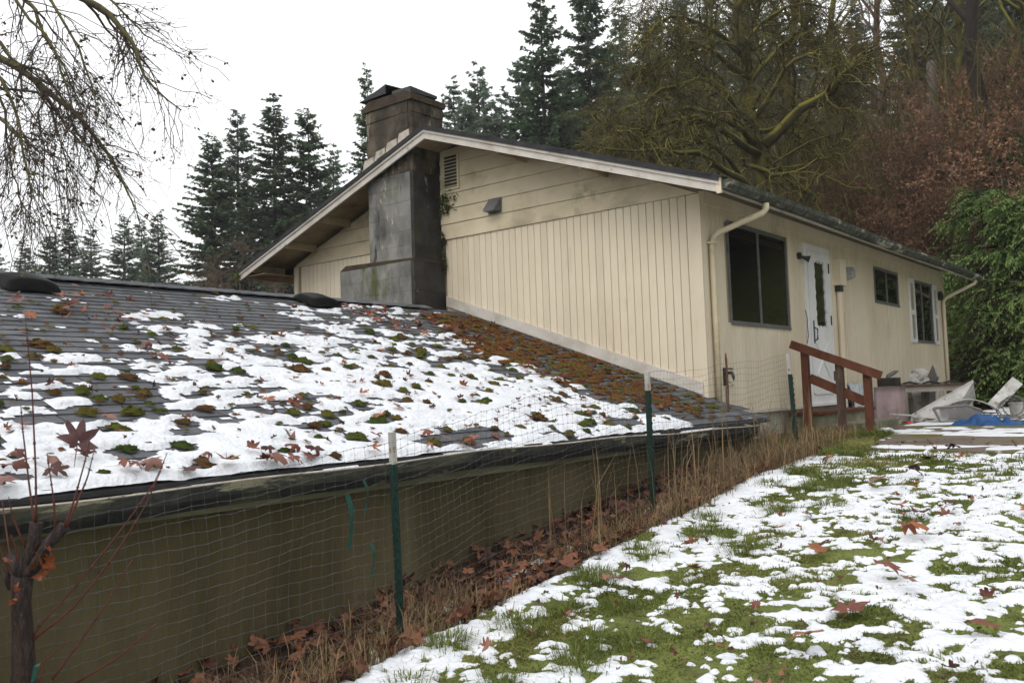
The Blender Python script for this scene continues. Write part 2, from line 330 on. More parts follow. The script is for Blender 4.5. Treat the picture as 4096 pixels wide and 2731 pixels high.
# patio slab in front of the back wall
slab_poly = [(.10, 5.5), (1.24, 2.55), (1.50, .9), (1.80, -.35), (3.2, -.75), (6.5, -.9), (6.5, 9.5), (.10, 9.5)]
M['slab'] = mat('mossy_concrete_slab', [(.09, .07, .06), (.15, .12, .10), (.10, .10, .03)], 2.2, .9, .3, 30, world=True, alt=[((.10, .095, .016), 1.6, .5, .08, None)])
slab = MB().prism(slab_poly, 2, .05, .222).build('patio_slab', M['slab']); tag(slab, 'mossy concrete patio slab by the back door', None, kind='structure')
SLAB = np.array(slab_poly)
def in_slab(x, y):
    inside = np.zeros(np.shape(x), bool); n = len(SLAB)
    for i in range(n):
        x1, y1 = SLAB[i]; x2, y2 = SLAB[(i+1) % n]
        c = ((y1 > y) != (y2 > y)) & (x < (x2-x1)*(y-y1)/(y2-y1+1e-12)+x1); inside ^= c
    return inside
def base_z(x, y):
    return np.where(in_slab(x, y), np.maximum(gz(x, y), .222), gz(x, y))

# snow left on the lawn: height above the ground, negative where melted
def lawn_snow(x, y):
    n = .16*fbm(x*.8, y*.8, 41, 2)+.30*fbm(x*4.5, y*6.0, 43, 2)+.42*fbm(x*11, y*15, 47, 2)+.34*fbm(x*25, y*34, 49, 2)
    m = n-.578+.022*sstep(2.2, 4.2, x+.22*(y+5))
    for cx, cy, r, a in ((2.15, -5.0, .60, .055), (2.55, -4.1, .5, .06), (1.95, -3.7, .4, .03), (2.2, -1.6, .9, .035), (2.9, -5.7, .45, .04), (3.0, -1.6, .8, .02), (2.5, -5.5, .4, .05)):
        m = m-a*np.exp(-((x-cx)**2+(y-cy)**2*.8)/r**2)
    e = 1.47+.42*(fbm(y*2.6+x*1.5, y*0+3, 51, 4, .65)-.5)-.06*sstep(-4, -1.5, y)+.22*(fbm(x*7, y*7, 55, 2)-.5)      # bank along the fence
    m = m+.13*np.exp(-((x-e-.13)/.15)**2)*sstep(.3, -1, y)*(.2+1.5*fbm(y*2.3, x*2.3, 53, 2))
    m = m-.9*sstep(e, e-.10, x)*sstep(2.2, 1.2, y)
    ex = fbm(x*4, y*4, 57, 3)-.60+.06
    m = np.where((x < e-.05) & (y < -2.5) & (x > .95), np.maximum(m, ex-.02), m)
    m = m-.5*np.exp(-(((x-1.15)/.75)**2+((y-.6)/1.5)**2)**2)               # green strip by the steps
    sl = in_slab(x, y)
    yw = y+.9*(fbm(x*.9, y*.6, 65, 2)-.5)
    ms = .55*fbm(x*.9, yw*2.2, 61, 3)+.45*fbm(x*3.4, yw*7, 63, 3)-.53+.05*sstep(2.0, 3.2, x)
    m = np.where(sl, ms, m)
    m = np.where((x < .9) & (y > 2), m-.4, m)
    return m
def snow_patch(mb, x0, x1, y0, y1, st):
    X, Y = np.meshgrid(np.arange(x0, x1+1e-6, st), np.arange(y0, y1+1e-6, st))
    m = lawn_snow(X, Y); h = -.008+.017*sstep(-.03, .06, m)+.04*np.clip(m, 0, .25)+.012*(fbm(X*9, Y*9, 71, 3)-.5)*sstep(-.02, .05, m)
    k = m > -.03; k = k[:-1, :-1] | k[1:, :-1] | k[:-1, 1:] | k[1:, 1:]
    v, q = grid_mesh(X, Y, base_z(X, Y)+h, k); mb.add(v, q)
mb = MB()
snow_patch(mb, .9, 4.7, -8.0, -2.0, .0125)
snow_patch(mb, .2, 4.7, -2.0, 12.0, .035)
snow_patch(mb, 4.7, 8.0, -9.0, 8.0, .06)
o = mb.build('snow_on_lawn', M['snow'], smooth=True); tag(o, 'patchy melting snow spread over the lawn', 'snow', kind='stuff')

def blades(n_, x, y, z, h, bend, wd, az, attr, curl=.35):
    d = np.stack([np.cos(az), np.sin(az), np.zeros(n_)], -1); s = np.stack([-np.sin(az), np.cos(az), np.zeros(n_)], -1)*wd[:, None]
    p = np.stack([x, y, z], -1); up = np.array([0, 0, 1.0])
    mid = p+up*(h*.62)[:, None]+d*(h*bend*.30)[:, None]; tip = p+up*(h*(1-curl*bend))[:, None]+d*(h*bend)[:, None]
    V = np.stack([p-s, p+s, mid+s*.8, mid-s*.8, tip], 1).reshape(-1, 3); b = np.arange(n_)[:, None]*5
    return V, b+np.array([[0, 1, 2, 3]]), b+np.array([[3, 2, 4]]), np.repeat(attr, 5)
g = np.random.default_rng(3)
mb = MB()
def scatter_grass(N, x0, x1, y0, y1, hlo, hhi, cond, wd=.0028, clump=None):
    x = g.uniform(x0, x1, N); y = g.uniform(y0, y1, N); m = lawn_snow(x, y); k = cond(x, y, m); x = x[k]; y = y[k]; n_ = len(x)
    c = fbm(x*3.2, y*3.2, 91, 3); h = (hlo+(hhi-hlo)*g.random(n_)**1.5)*(.45+1.2*np.clip(c-.25, 0, 1))
    az = 2*math.pi*fbm(x*2.5, y*2.5, 93, 2)*1.7+g.normal(0, .8, n_)
    V, q, t, a = blades(n_, x, y, base_z(x, y)-.008, h, .35+1.1*g.random(n_), wd*(.6+.8*g.random(n_)), az, np.clip(.15+.75*fbm(x*2.2, y*2.2, 95, 3)+.22*g.normal(size=n_), 0, 1))
    mb.add(V, q, t, a)
off = lambda x, y: (x > 1.50+.08*np.sin(y*5)) & ~in_slab(x, y)
scatter_grass(270000, 1.45, 4.7, -7.6, -2.0, .012, .042, lambda x, y, m: (m < .012) & off(x, y))
scatter_grass(60000, 1.3, 4.4, -2.0, 2.6, .03, .08, lambda x, y, m: (m < .0) & ~in_slab(x, y), .0035)
scatter_grass(30000, .45, 2.0, -.9, 2.2, .05, .15, lambda x, y, m: (m < .0) & ~in_slab(x, y), .0035)
scatter_grass(75000, 1.5, 4.7, -7.6, -1.0, .03, .06, lambda x, y, m: (m > .0) & (g.random(len(x)) < .12+.9*sstep(.09, .0, m)) & off(x, y), .0012)
for i in range(60):   # long bent tufts along the bank
    cy = g.uniform(-7.0, -1.6); cx = 1.60+.75*g.random()**1.3
    if lawn_snow(np.array([cx]), np.array([cy]))[0] > .03 and g.random() < .75: continue
    n_ = 130; x = cx+g.normal(0, .05, n_); y = cy+g.normal(0, .05, n_); az = np.arctan2(y-cy, x-cx)+g.normal(0, .5, n_)
    V, q, t, a = blades(n_, x, y, gz(x, y)-.01, g.uniform(.05, .10, n_), .5+.9*g.random(n_), np.full(n_, .0022), az, np.clip(g.normal(.4, .2, n_), 0, 1), .5)
    mb.add(V, q, t, a)
o = mb.build('lawn_grass', M['grass']); tag(o, 'short green grass showing through the snow', 'grass', kind='stuff')

# tall dead grass and weeds along the fence
mb = MB()
def stalks(N, x0, x1, y0, y1, hlo, hhi, wd, sp=.25, alo=0, ahi=.9):
    x = g.uniform(x0, x1, N); y = g.uniform(y0, y1, N)
    k = fbm(x*2.4, y*1.6, 97, 2) > .42; x = x[k]; y = y[k]; n_ = len(x)
    V, q, t, a = blades(n_, x, y, gz(x, y)-.02, g.uniform(hlo, hhi, n_), sp+.7*g.random(n_)**2, np.full(n_, wd)*(.6+.8*g.random(n_)), g.uniform(0, 6.3, n_), g.uniform(alo, ahi, n_), .2)
    mb.add(V, q, t, a)
stalks(2000, .85, 1.5, -7.2, -3.4, .06, .28, .0020)
stalks(3000, .75, 1.55, -3.4, -.9, .06, .26, .0022, .4)
stalks(2300, .75, 1.60, -1.9, .45, .10, .34, .0026, .35)
stalks(160, .75, 1.6, -4.5, .3, .5, .85, .003, .1)
stalks(3500, .95, 1.5, -6.5, .2, .05, .15, .0022, .4, .8, 1)
stalks(5000, .8, 1.5, -7.2, .2, .05, .22, .0022, .5, 0, .6)
stalks(1500, .1, 1.3, .3, 1.9, .05, .25, .003, .4, .2, 1)
o = mb.build('tall_dead_grass', M['straw']); tag(o, 'tall straw coloured dead grass along the wire fence', 'dead grass', kind='stuff')
# ------------------------------------------------------------------ shared leaf and moss shapes
def leaf_mesh(name, seed, curl, fold):
    r_ = np.random.default_rng(seed)
    lob = [(-90, .12), (-66, .30), (-48, .46), (-32, .42), (-14, .62), (-2, .84), (12, .68), (27, .50), (39, .84), (50, 1.04), (59, .82), (71, .58), (81, .88), (90, 1.12)]
    th = [a for a, _ in lob]+[180-a for a, _ in lob[-2:0:-1]]; rr = [b for _, b in lob]+[b for _, b in lob[-2:0:-1]]
    th = np.radians(th); rr = np.array(rr)*(1+r_.normal(0, .05, len(rr))); n_ = len(rr)
    P = np.stack([rr*np.cos(th), rr*np.sin(th)], -1)
    for _ in range(r_.integers(0, 3)):      # torn lobes
        k = r_.integers(3, n_-3); P[k-1:k+2] *= r_.uniform(.45, .75)
    th0 = r_.uniform(0, 3.14); ca, sa = math.cos(th0), math.sin(th0)
    def bend(p):
        x, y = p[..., 0], p[..., 1]; a = x*ca+y*sa; b = -x*sa+y*ca; k = curl*2.2+1e-3
        a2 = np.sin(k*a)/k; z = (1-np.cos(k*a))/k+fold*.35*b*np.abs(b)+.10*np.sin(4.1*x+seed)*np.cos(3.7*y+seed*2)+.05*np.sin(9*x+seed)*np.sin(8*y)
        return np.stack([a2*ca-b*sa, a2*sa+b*ca, z], -1)
    rings = [P*.06, P*.36, P*.7, P]; v = np.vstack([bend(R_) for R_ in rings]); v[:, 2] -= v[:, 2].min()*.6; v = v*.5
    q = [(k*n_+i, k*n_+(i+1) % n_, (k+1)*n_+(i+1) % n_, (k+1)*n_+i) for k in range(3) for i in range(n_)]
    b = len(v); st = np.array([(-.012, -.05, 0), (.012, -.05, 0), (.006, -.55, .06+.1*curl), (-.006, -.55, .06+.1*curl)])
    v = np.vstack([v, st]); q.append((b, b+1, b+2, b+3))
    mb = MB().add(v, q); o = mb.build(name, M['leaf'], smooth=True); me = o.data; bpy.data.objects.remove(o); return me, v, np.array(q)
LEAVES = [leaf_mesh('maple_leaf', 3+i*7, c, f) for i, (c, f) in enumerate(((.12, .2), (-.3, .3), (.55, .2), (.9, -.3), (-.75, -.3), (-.15, .8), (1.25, .3), (.3, -.7), (-1.1, .4), (.05, .1)))]
def leaf_obj(pos, nvec, size, label, group, gen, tilt=.5):
    z = Vector(nvec)+Vector(gen.normal(0, tilt*.4, 3)); z.normalize()
    rot = z.to_track_quat('Z', 'Y').to_matrix().to_4x4() @ Matrix.Rotation(gen.uniform(0, 6.28), 4, 'Z')
    o = link('maple_leaf', LEAVES[int(gen.integers(len(LEAVES)))][0])
    o.matrix_world = Matrix.Translation(Vector(pos)+z*size*.08) @ rot @ Matrix.Scale(size, 4)
    tag(o, label, 'leaf', group); return o
def leaf_mass(N, pts, nvec, size, gen, tilt):
    mb = MB()
    for i in range(N):
        _, v, q = LEAVES[int(gen.integers(len(LEAVES)))]
        z = Vector(nvec)+Vector(gen.normal(0, tilt, 3)); z.normalize()
        m = np.array((z.to_track_quat('Z', 'Y').to_matrix() @ Matrix.Rotation(gen.uniform(0, 6.28), 3, 'Z')))*gen.uniform(*size)
        n4 = (len(v)-4)//4; vv = np.vstack([v[:n4], v[3*n4:4*n4]]); qq = [(i_, (i_+1) % n4, n4+(i_+1) % n4, n4+i_) for i_ in range(n4)]
        mb.add(vv @ m.T+pts[i], qq, attr=gen.random())
    return mb
def moss_mesh(name, seed, spikes=120):
    r_ = np.random.default_rng(seed); nu, nv = 11, 4; V = []; Q = []; T = []; n0 = 0
    lumps = [(0, 0, .78)]+[(r_.uniform(-.6, .6), r_.uniform(-.75, .75), r_.uniform(.3, .55)) for _ in range(4)]
    for li, (cx, cy, R0) in enumerate(lumps):
        v = []
        for j in range(nv+1):
            ph = math.pi/2*j/nv
            for i in range(nu):
                a = 2*math.pi*i/nu; rr = R0*(1+.22*r_.normal())
                v.append((cx+math.cos(ph)*math.cos(a)*rr, cy+math.cos(ph)*math.sin(a)*rr, math.sin(ph)*.7*rr-.06))
        V.append(np.array(v)); Q += [(n0+j*nu+i, n0+j*nu+(i+1) % nu, n0+(j+1)*nu+(i+1) % nu, n0+(j+1)*nu+i) for j in range(nv) for i in range(nu)]; n0 += len(v)
    base = np.vstack(V); c = base[r_.integers(0, len(base), spikes)]; s = nrm(r_.normal(size=(spikes, 3)))*.055; d = nrm(c*np.array([1, 1, 1.3])+r_.normal(0, .35, (spikes, 3))+np.array([0, 0, .4]))
    S_ = np.stack([c-s, c+s, c+d*r_.uniform(.1, .26, spikes)[:, None]], 1).reshape(-1, 3); t = n0+np.arange(spikes)[:, None]*3+np.array([[0, 1, 2]])
    v = np.vstack([base, S_]); q = np.array(Q); mb = MB().add(v, q, t); o = mb.build(name, M['moss'], smooth=True); me = o.data; bpy.data.objects.remove(o); return me, v, q, t
MOSS = [moss_mesh('moss_cushion', 5+i*3) for i in range(4)]

# ------------------------------------------------------------------ low garage wing with the mossy roof
RS = .3476; RX0 = -3.65; RZ0 = 2.085-RS*(RX0+3.845); EX = .695
GX = .60
def roof_z(x): return RZ0-RS*(np.asarray(x, float)-RX0)
al = math.atan(RS); RN = np.array([math.sin(al), 0, math.cos(al)]); RE = np.array([math.cos(al), 0, -math.sin(al)])
GY0, GY1 = -10.5, -.004
garage = empty('garage', (.4, -5, -.4)); tag(garage, 'low garage wing with mossy shingle roof half covered in snow', 'garage')
garage_inv = Matrix.Translation((-.4, 5, .4))
def gpart(o, par=None):
    if par is None: o.parent = garage; o.matrix_parent_inverse = garage_inv
    else: o.parent = par; o.matrix_parent_inverse = par.matrix_world.inverted() if False else Matrix()
    return o
# roof deck, both slopes
mb = MB()
zt = lambda x: float(roof_z(x))-.022
mb.prism([(RX0, zt(RX0)), (EX, zt(EX)), (EX, zt(EX)-.022), (RX0, zt(RX0)-.022)], 1, GY0, GY1)
mb.prism([(RX0-.003, zt(RX0)), (RX0-.003, zt(RX0)-.022), (2*RX0-EX, zt(EX)-.022), (2*RX0-EX, zt(EX))], 1, GY0, GY1)
roof = mb.build('roof', M['shingle_dark']); gpart(roof)
# shingles: one small wedge per tab
EXPO, TABW = .1335, .302
def tab_mesh(seed):
    r_ = np.random.default_rng(seed); l = EXPO+.012; w2 = TABW-.005-r_.random()*.004; j = r_.normal(0, .0025, 4)
    # local x down the slope, y along the ridge, z normal
    v = np.array([(0, 0, -.002), (0, w2, -.002), (l+j[0], w2, .0035), (l+j[1], 0, .0035), (0, 0, .002), (0, w2, .002), (l+j[0], w2, .0105), (l+j[1], 0, .0105)])
    q = np.array([(4, 7, 6, 5), (3, 2, 6, 7), (0, 3, 7, 4), (1, 5, 6, 2), (0, 4, 5, 1)]); mb = MB().add(v, q); o = mb.build('shingle', M['shingle']); me = o.data; bpy.data.objects.remove(o); return me, v, q
TABS = [tab_mesh(i) for i in range(5)]
TM = np.array([[RE[0], 0, RN[0]], [0, 1, 0], [RE[2], 0, RN[2]]])
nc = int((EX-RX0)/math.cos(al)/EXPO)+1
tabs = []
gs = np.random.default_rng(21)
for i in range(nc):
    s = .02+i*EXPO; p = np.array([RX0, 0, RZ0])+RE*s-RN*.020
    y = GY0+(i % 3)*.1+.03*gs.random()
    while y < GY1-.05:
        if p[0]+.12 < EX+.012: tabs.append((p[0], y+gs.normal(0, .003), p[2]))
        y += TABW
def snow_bound(y):
    return np.interp(y, [-8.5, -7.2, -6.7, -6.2, -5.4, -4.6, -4.1, -3.1, -2.6, -2.0, -1.75, -1.45, -1.2], [-.65, -.7, -.9, -1.05, -1.25, -1.6, -1.4, -1.75, -1.5, -1.1, -.65, .3, 1.2])
def score(t):
    c = np.array([t[0]+.06, t[1]+.15, t[2]]); u, v_, z = px(c)
    if z < .5 or u < -60 or u > 2400 or v_ > 1600: return 0
    d = c[0]-snow_bound(c[1]); return (1.0 if d < .25 else .12)/z**2
order = sorted(range(len(tabs)), key=lambda i: -score(tabs[i]))
single = set(order[:300])
mbs = MB()
for i, (x, y, z) in enumerate(tabs):
    me, v, q = TABS[gs.integers(5)]
    if i in single:
        o = link('shingle', me, roof)
        o.matrix_parent_inverse = Matrix()
        o.matrix_basis = Matrix(((TM[0][0], TM[0][1], TM[0][2], x), (TM[1][0], TM[1][1], TM[1][2], y), (TM[2][0], TM[2][1], TM[2][2], z+gs.random()*.002), (0, 0, 0, 1)))
    else: mbs.add(v @ TM.T+np.array([x, y, z+gs.random()*.002]), q)
o = mbs.build('shingle_field', M['shingle'], roof); o['kind'] = 'stuff'
# ridge caps
y = GY0
capv = []
while y < -.75:
    mb = MB(); w_ = .15; l = .235; h0 = .004; zc = RZ0+.014
    for sx in (1, -1):
        e = np.array([RE[0]*sx, 0, RE[2]]); n_ = np.array([RN[0]*sx, 0, RN[2]])
        a = np.array([RX0, y, zc]); lift = n_*.008
        V = [a, a+e*w_, a+e*w_+np.array([0, l, 0])+lift, a+np.array([0, l, .009])]
        V += [p_+np.array([0, 0, .006]) for p_ in V]
        mb.add(V, [(4, 5, 6, 7), (1, 2, 6, 5), (2, 3, 7, 6), (0, 1, 5, 4)] if sx > 0 else [(7, 6, 5, 4), (5, 6, 2, 1), (6, 7, 3, 2), (4, 5, 1, 0)])
    mb.build('ridge_shingle', M['shingle'], roof); y += .205
# walls: long algae-stained concrete wall towards the lawn and the far ones
mb = MB(); WX = .52
mb.box(WX-.15, WX-.012, GY0, -.02, -1.3, zt(WX)-.05)
mb.box(2*RX0-WX, WX-.15, GY0, GY0+.15, -1.3, .40)
mb.box(2*RX0-WX, 2*RX0-WX+.15, GY0+.15, -.02, -1.3, .40)
gwall = mb.build('wall', M['conc']); gpart(gwall)
yy_ = GY0; gq = np.random.default_rng(19)
while yy_ < -.1:
    ye_ = min(yy_+1.22, -.02)
    for z0_, z1_ in ((-1.3, -.16), (-.159, zt(WX)-.05)):
        j_ = gq.uniform(0, .0015); o = MB().box(WX-.014, WX-.004+j_, yy_+.0005, ye_-.0005, z0_, z1_).build('wall_panel', M['conc'], gwall); o.matrix_parent_inverse = Matrix()
    yy_ += 1.22
mb = MB(); mb.prism([(2*RX0-WX, .40), (WX, .40), (RX0, zt(RX0)-.1)], 1, GY0+.02, GY0+.12); gpart(mb.build('gable_wall', M['conc']))
# fascia and gutter
mb = MB(); mb.box(GX-.035, GX-.008, GY0, -.02, .315, .475); gpart(mb.build('fascia_board', M['fascia_g']))
mb = MB(); gt = .462
prof = [(GX, gt-.012), (GX, gt-.105), (GX+.07, gt-.108), (GX+.118, gt-.055), (GX+.128, gt-.004), (GX+.128, gt+.004), (GX+.112, gt+.004), (GX+.108, gt-.05), (GX+.066, gt-.100), (GX+.008, gt-.098), (GX+.008, gt-.012)]
ys = np.linspace(GY0, -.35, 60); nP = len(prof); V = []
for yy in ys:
    sag = .012*math.sin(yy*1.1)+.006*math.sin(yy*3.7)-.008*max(0, yy+2.5)
    for a, b in prof: V.append((a+.006*math.sin(yy*2.3)*(a-GX)/.12, yy, b+sag))
qs = [(i*nP+j, (i+1)*nP+j, (i+1)*nP+(j+1) % nP, i*nP+(j+1) % nP) for i in range(len(ys)-1) for j in range(nP)]
mb.add(V, qs); gut = mb.build('gutter', M['gutter']); gpart(gut)
mb = MB()   # bright bare edge of the gutter lip
P = [(GX+.121, yy, gt+.008+.012*math.sin(yy*1.1)+.006*math.sin(yy*3.7)-.008*max(0, yy+2.5)) for yy in ys]
mb.tube(P, .006, 5); o = mb.build('gutter_lip', mat('gutter_lip', [(.32, .28, .22), (.55, .5, .43)], 9, .6, world=True), gut); o.matrix_parent_inverse = Matrix()
mb = MB()
for yy in (-1.25, -.62): mb.beam((GX+.02, yy-.12, gt+.03), (GX+.125, yy+.05, gt-.01), .018, .004)
mb.beam((GX+.03, -.36, gt+.06), (GX+.13, -.1, gt-.04), .02, .004)
o = mb.build('gutter_strap', M['white'], gut); o.matrix_parent_inverse = Matrix()
# flashing board where the roof meets the gable
mb = MB()
V = []
for xx in np.linspace(-3.80, -.03, 24):
    z0 = float(roof_z(xx))+.006; V += [(xx, -.045, z0), (xx, -.045, z0+.135), (xx, -.016, z0+.14), (xx, -.016, z0)]
qs = [(i*4+j, (i+1)*4+j, (i+1)*4+(j+1) % 4, i*4+(j+1) % 4) for i in range(23) for j in range(4)]
mb.add(V, qs+[(0, 1, 2, 3), (95, 94, 93, 92)]); gpart(mb.build('flashing_board', M['trim']))
# two low plastic roof vents
def vent(x, y, s=1.0):
    mb = MB(); hw, hl, h = .20*s, .23*s, .10*s; n1 = 14; n2 = 10; V = []
    for j in range(n1+1):
        b = -1+2*j/n1
        for i in range(n2+1):
            a = -1+2*i/n2; e = (1-abs(a)**5)*(1-abs(b)**6); zz = h*(.55+.45*math.cos(b*1.2))*max(e, 0)**.3
            p_ = np.array([x, y, float(roof_z(x))])+RE*(a*hw+.0)+np.array([0, b*hl, 0])+RN*(zz+.012); V.append(p_)
    q = [(j*(n2+1)+i, j*(n2+1)+i+1, (j+1)*(n2+1)+i+1, (j+1)*(n2+1)+i) for j in range(n1) for i in range(n2)]
    mb.add(V, q); o = mb.build('roof_vent', M['vent'], smooth=True); gpart(o); return o
M['vent'] = mat('black_plastic', [(.006, .006, .0065), (.012, .012, .013)], 5, .4, spec=.03, world=True)
v1 = vent(-3.16, -5.78, .92); v2 = vent(-3.36, -2.62, .92)

# moss cushions and snow on the roof
gm = np.random.default_rng(33)
cush = []
while len(cush) < 300:
    y = gm.uniform(-7.9, -.35); x = gm.uniform(RX0+.12, EX-.05)
    r_ = gm.uniform(.016, .042)*(1.0+.4*(gm.random() < .12))
    u, v_, z = px((x, y, float(roof_z(x))))
    if u < -40 or u > 2400: continue
    d = y+1.15+.38*(x+1.6)                               # the brown carpet lies near the gable
    pr = .25+.55*sstep(-2.4, -.4, x)
    if x > snow_bound(y): r_ *= 1.2
    if x < -2.6: r_ *= .62; pr = .35
    if gm.random() > pr: continue
    if any((x-a)**2+(y-b)**2 < (r_+c)**2*1.3 for a, b, c in cush): continue
    cush.append((x, y, r_))
INV = RN
for n_, (x, y, r_) in enumerate(cush):
    me = MOSS[gm.integers(4)][0]; o = link('moss_cushion', me); p_ = np.array([x, y, float(roof_z(x))])+RN*.004
    sx, sy, sz = r_*gm.uniform(.8, 1.2), r_*gm.uniform(.9, 1.7), r_*gm.uniform(.75, 1.25)*(1 if x > -2.6 else .6)
    o.matrix_world = Matrix.Translation(p_) @ Matrix(TM.tolist()).to_4x4() @ Matrix.Rotation(gm.normal(0, .4), 4, 'Z') @ Matrix.Diagonal((sx, sy, sz, 1))
    if x < -2.4: tag(o, 'small flat moss tuft on bare grey shingles near the garage ridge', 'moss', 'moss tufts near the garage ridge')
    elif x > snow_bound(y): tag(o, 'green moss cushion poking out of the snow on the garage roof', 'moss', 'moss cushions in the roof snow')
    else: tag(o, 'moss cushion on bare wet shingles midway up the garage roof', 'moss', 'moss cushions on bare shingles')
    if n_ >= 300: bpy.data.objects.remove(o)
cush = cush[:300]
# dense brown moss carpet by the gable
mb = MB(); cnt = 0
while cnt < 900:
    x = gm.uniform(RX0+.35, .42); y = gm.uniform(-2.7, -.10)
    edge = np.interp(x, [-3.5, -3.2, -1.85, -1.2, -.8, -.3, 0, .4], [-1.15, -1.2, -1.95, -2.25, -2.1, -1.95, -1.75, -1.3])
    dens = sstep(edge-.25, edge+.35, y)*(1-.75*sstep(-.5, .3, x)*sstep(-1.2, -.6, y))*(1-sstep(-.35, -.15, y)*.8)
    if gm.random() > dens*(.3+.9*(fbm(np.array([x*3]), np.array([y*2.0]), 7, 2)[0])): continue
    r_ = gm.uniform(.022, .05); _, v, q, t = MOSS[gm.integers(4)]
    A = TM @ np.diag([r_*gm.uniform(.7, 1.1), r_*gm.uniform(1.0, 2.2), r_*gm.uniform(.5, .95)])
    sel = np.arange(len(t)) % 2 == 0
    mb.add(v @ A.T+np.array([x, y, float(roof_z(x))]), q[:88], t[sel], attr=np.clip(gm.normal(.45, .26), 0, 1)); cnt += 1
o = mb.build('moss_carpet', M['moss_b'], smooth=True); tag(o, 'thick brown and green moss carpet beside the gable wall', 'moss', kind='stuff')

X, Y = np.meshgrid(np.arange(RX0+.2, EX+.01, .016), np.arange(-8.6, -.6, .018))
nz = .36*fbm(X*1.8, Y*1.0, 101, 3)+.44*fbm(X*7.5, Y*3.0, 103, 3)+.36*fbm(X*20, Y*10, 107, 3)
d = X-snow_bound(Y)
m = nz-.58-.058+.085*np.clip(d, -1.6, 1)+.15*np.clip(d-.75, 0, 1)
m -= .35*sstep(-.10, -.9, d)*0
m -= .6*np.exp(-((X-.50)/.10)**2)*sstep(.45, .62, fbm(Y*1.1, Y*0+5, 111, 2)+.04)         # bare strip along the gutter
m -= .9*sstep(-1.75, -1.35, Y+.25*(X+.0)*0-.15*(fbm(X*2, X*0, 113, 2)-.5))*sstep(-2, .0, X)
hole = np.zeros_like(m)
for x, y, r_ in cush:
    k = (np.abs(X-x) < .22) & (np.abs(Y-y) < .3)
    if not k.any(): continue
    dd = (X[k]-x)**2+((Y[k]-y)/1.25)**2
    hole[k] = np.maximum(hole[k], .5*np.exp(-dd/(r_*1.5)**2))
m -= hole
h = -.008+.018*sstep(-.03, .04, m)+.042*np.clip(m, 0, .3)+.008*(fbm(X*9, Y*7, 117, 3)-.5)*sstep(0, .05, m)
h = np.where(X > EX-.06, h-.03*sstep(EX-.06, EX+.01, X), h)
k = m > -.03; k = k[:-1, :-1] | k[1:, :-1] | k[:-1, 1:] | k[1:, 1:]
B = np.stack([X, Y, roof_z(X)], -1)+RN*h[..., None]
v, q = grid_mesh(B[..., 0], B[..., 1], B[..., 2], k)
o = MB().add(v, q).build('snow_on_garage_roof', M['snow'], smooth=True); tag(o, 'patchy snow lying on the garage roof', 'snow', kind='stuff')
ROOFM = (X[0], Y[:, 0], m, h)
def roof_h(x, y):
    i = int(np.clip((x-ROOFM[0][0])/.016, 0, len(ROOFM[0])-1)); j = int(np.clip((y-ROOFM[1][0])/.018, 0, len(ROOFM[1])-1)); return max(ROOFM[3][j, i], 0)
# moss specks along the shingle joints, too many to count
mb = MB(); cnt = 0
while cnt < 620:
    x = gm.uniform(RX0+.1, .5); y = gm.uniform(-7.9, -.6); r_ = gm.uniform(.007, .02); _, v, q, t = MOSS[gm.integers(4)]; mo = roof_h(x, y)
    A = TM @ np.diag([r_, r_*gm.uniform(1, 2.6), r_*.8]); sel = np.arange(len(t)) % 6 == 0
    mb.add(v @ A.T+np.array([x, y, float(roof_z(x))])+RN*mo*.8, q[:44], t[sel], attr=np.clip(gm.normal(.2, .25), 0, 1)); cnt += 1
o = mb.build('moss_specks', M['moss_b'], smooth=True); tag(o, 'tiny moss specks strewn over the garage shingles', 'moss', kind='stuff')
# snow lying in the gutter
yy = np.arange(-8.2, -.9, .02); mb = MB(); xs = np.linspace(GX+.005, GX+.115, 6)
XX, YY = np.meshgrid(xs, yy); mm = fbm(YY*2.1, YY*0+2, 121, 3)-.56
ZZ = gt-.035+.06*sstep(-.02, .06, mm)*(1-((XX-GX-.06)/.065)**2*.5)+.012*np.sin(YY*1.1)
kk = mm > -.02; kk = kk[:-1, :-1] & kk[1:, 1:]
v, q = grid_mesh(XX, YY, ZZ, kk); o = MB().add(v, q).build('snow_in_gutter', M['snow'], smooth=True); tag(o, 'snow lying in the garage gutter', 'snow', kind='stuff')
# leaves on the roof
gl = np.random.default_rng(51)
def roof_leaf(x, y, s, lab, grp, tilt=.5):
    p_ = np.array([x, y, float(roof_z(x))])+RN*(roof_h(x, y)+.012); return leaf_obj(p_, RN, s, lab, grp, gl, tilt)
for i in range(42):
    roof_leaf(EX-.02-.28*gl.random()**2, -7.7+gl.random()**1.4*3.4, gl.uniform(.10, .17), 'curled maple leaf lying along the garage gutter', 'leaves along the garage gutter', .35)
_lf = roof_leaf(.42, -7.12, .23, 'large upright purple maple leaf by the gutter', None, .2)
_lf.data = LEAVES[0][0].copy(); _lf.data.materials.clear(); _lf.data.materials.append(mat('purple_leaf', [(.07, .028, .03), (.12, .05, .05)], 9, .5, .2, 40, spec=.4))
_lf.matrix_world = Matrix.Translation((.47, -7.08, float(roof_z(.47))+.10)) @ Matrix.Rotation(rad(70), 4, 'Y') @ Matrix.Rotation(rad(70), 4, 'Z') @ Matrix.Scale(.22, 4)
for i in range(52):
    y = gl.normal(-1.9, .55); x = gl.normal(-2.95, .28) if i % 3 else gl.normal(-2.4, .4)
    if x < RX0+.1 or y > -.3: continue
    roof_leaf(x, y, gl.uniform(.10, .17), 'reddish maple leaf in the drift below the chimney', 'leaves drifted below the chimney', .6)
for i in range(26):
    roof_leaf(gl.normal(-2.55, .5), gl.normal(-5.7, .55), gl.uniform(.09, .16), 'brown maple leaf near the left roof vent', 'leaves near the left roof vent', .4)
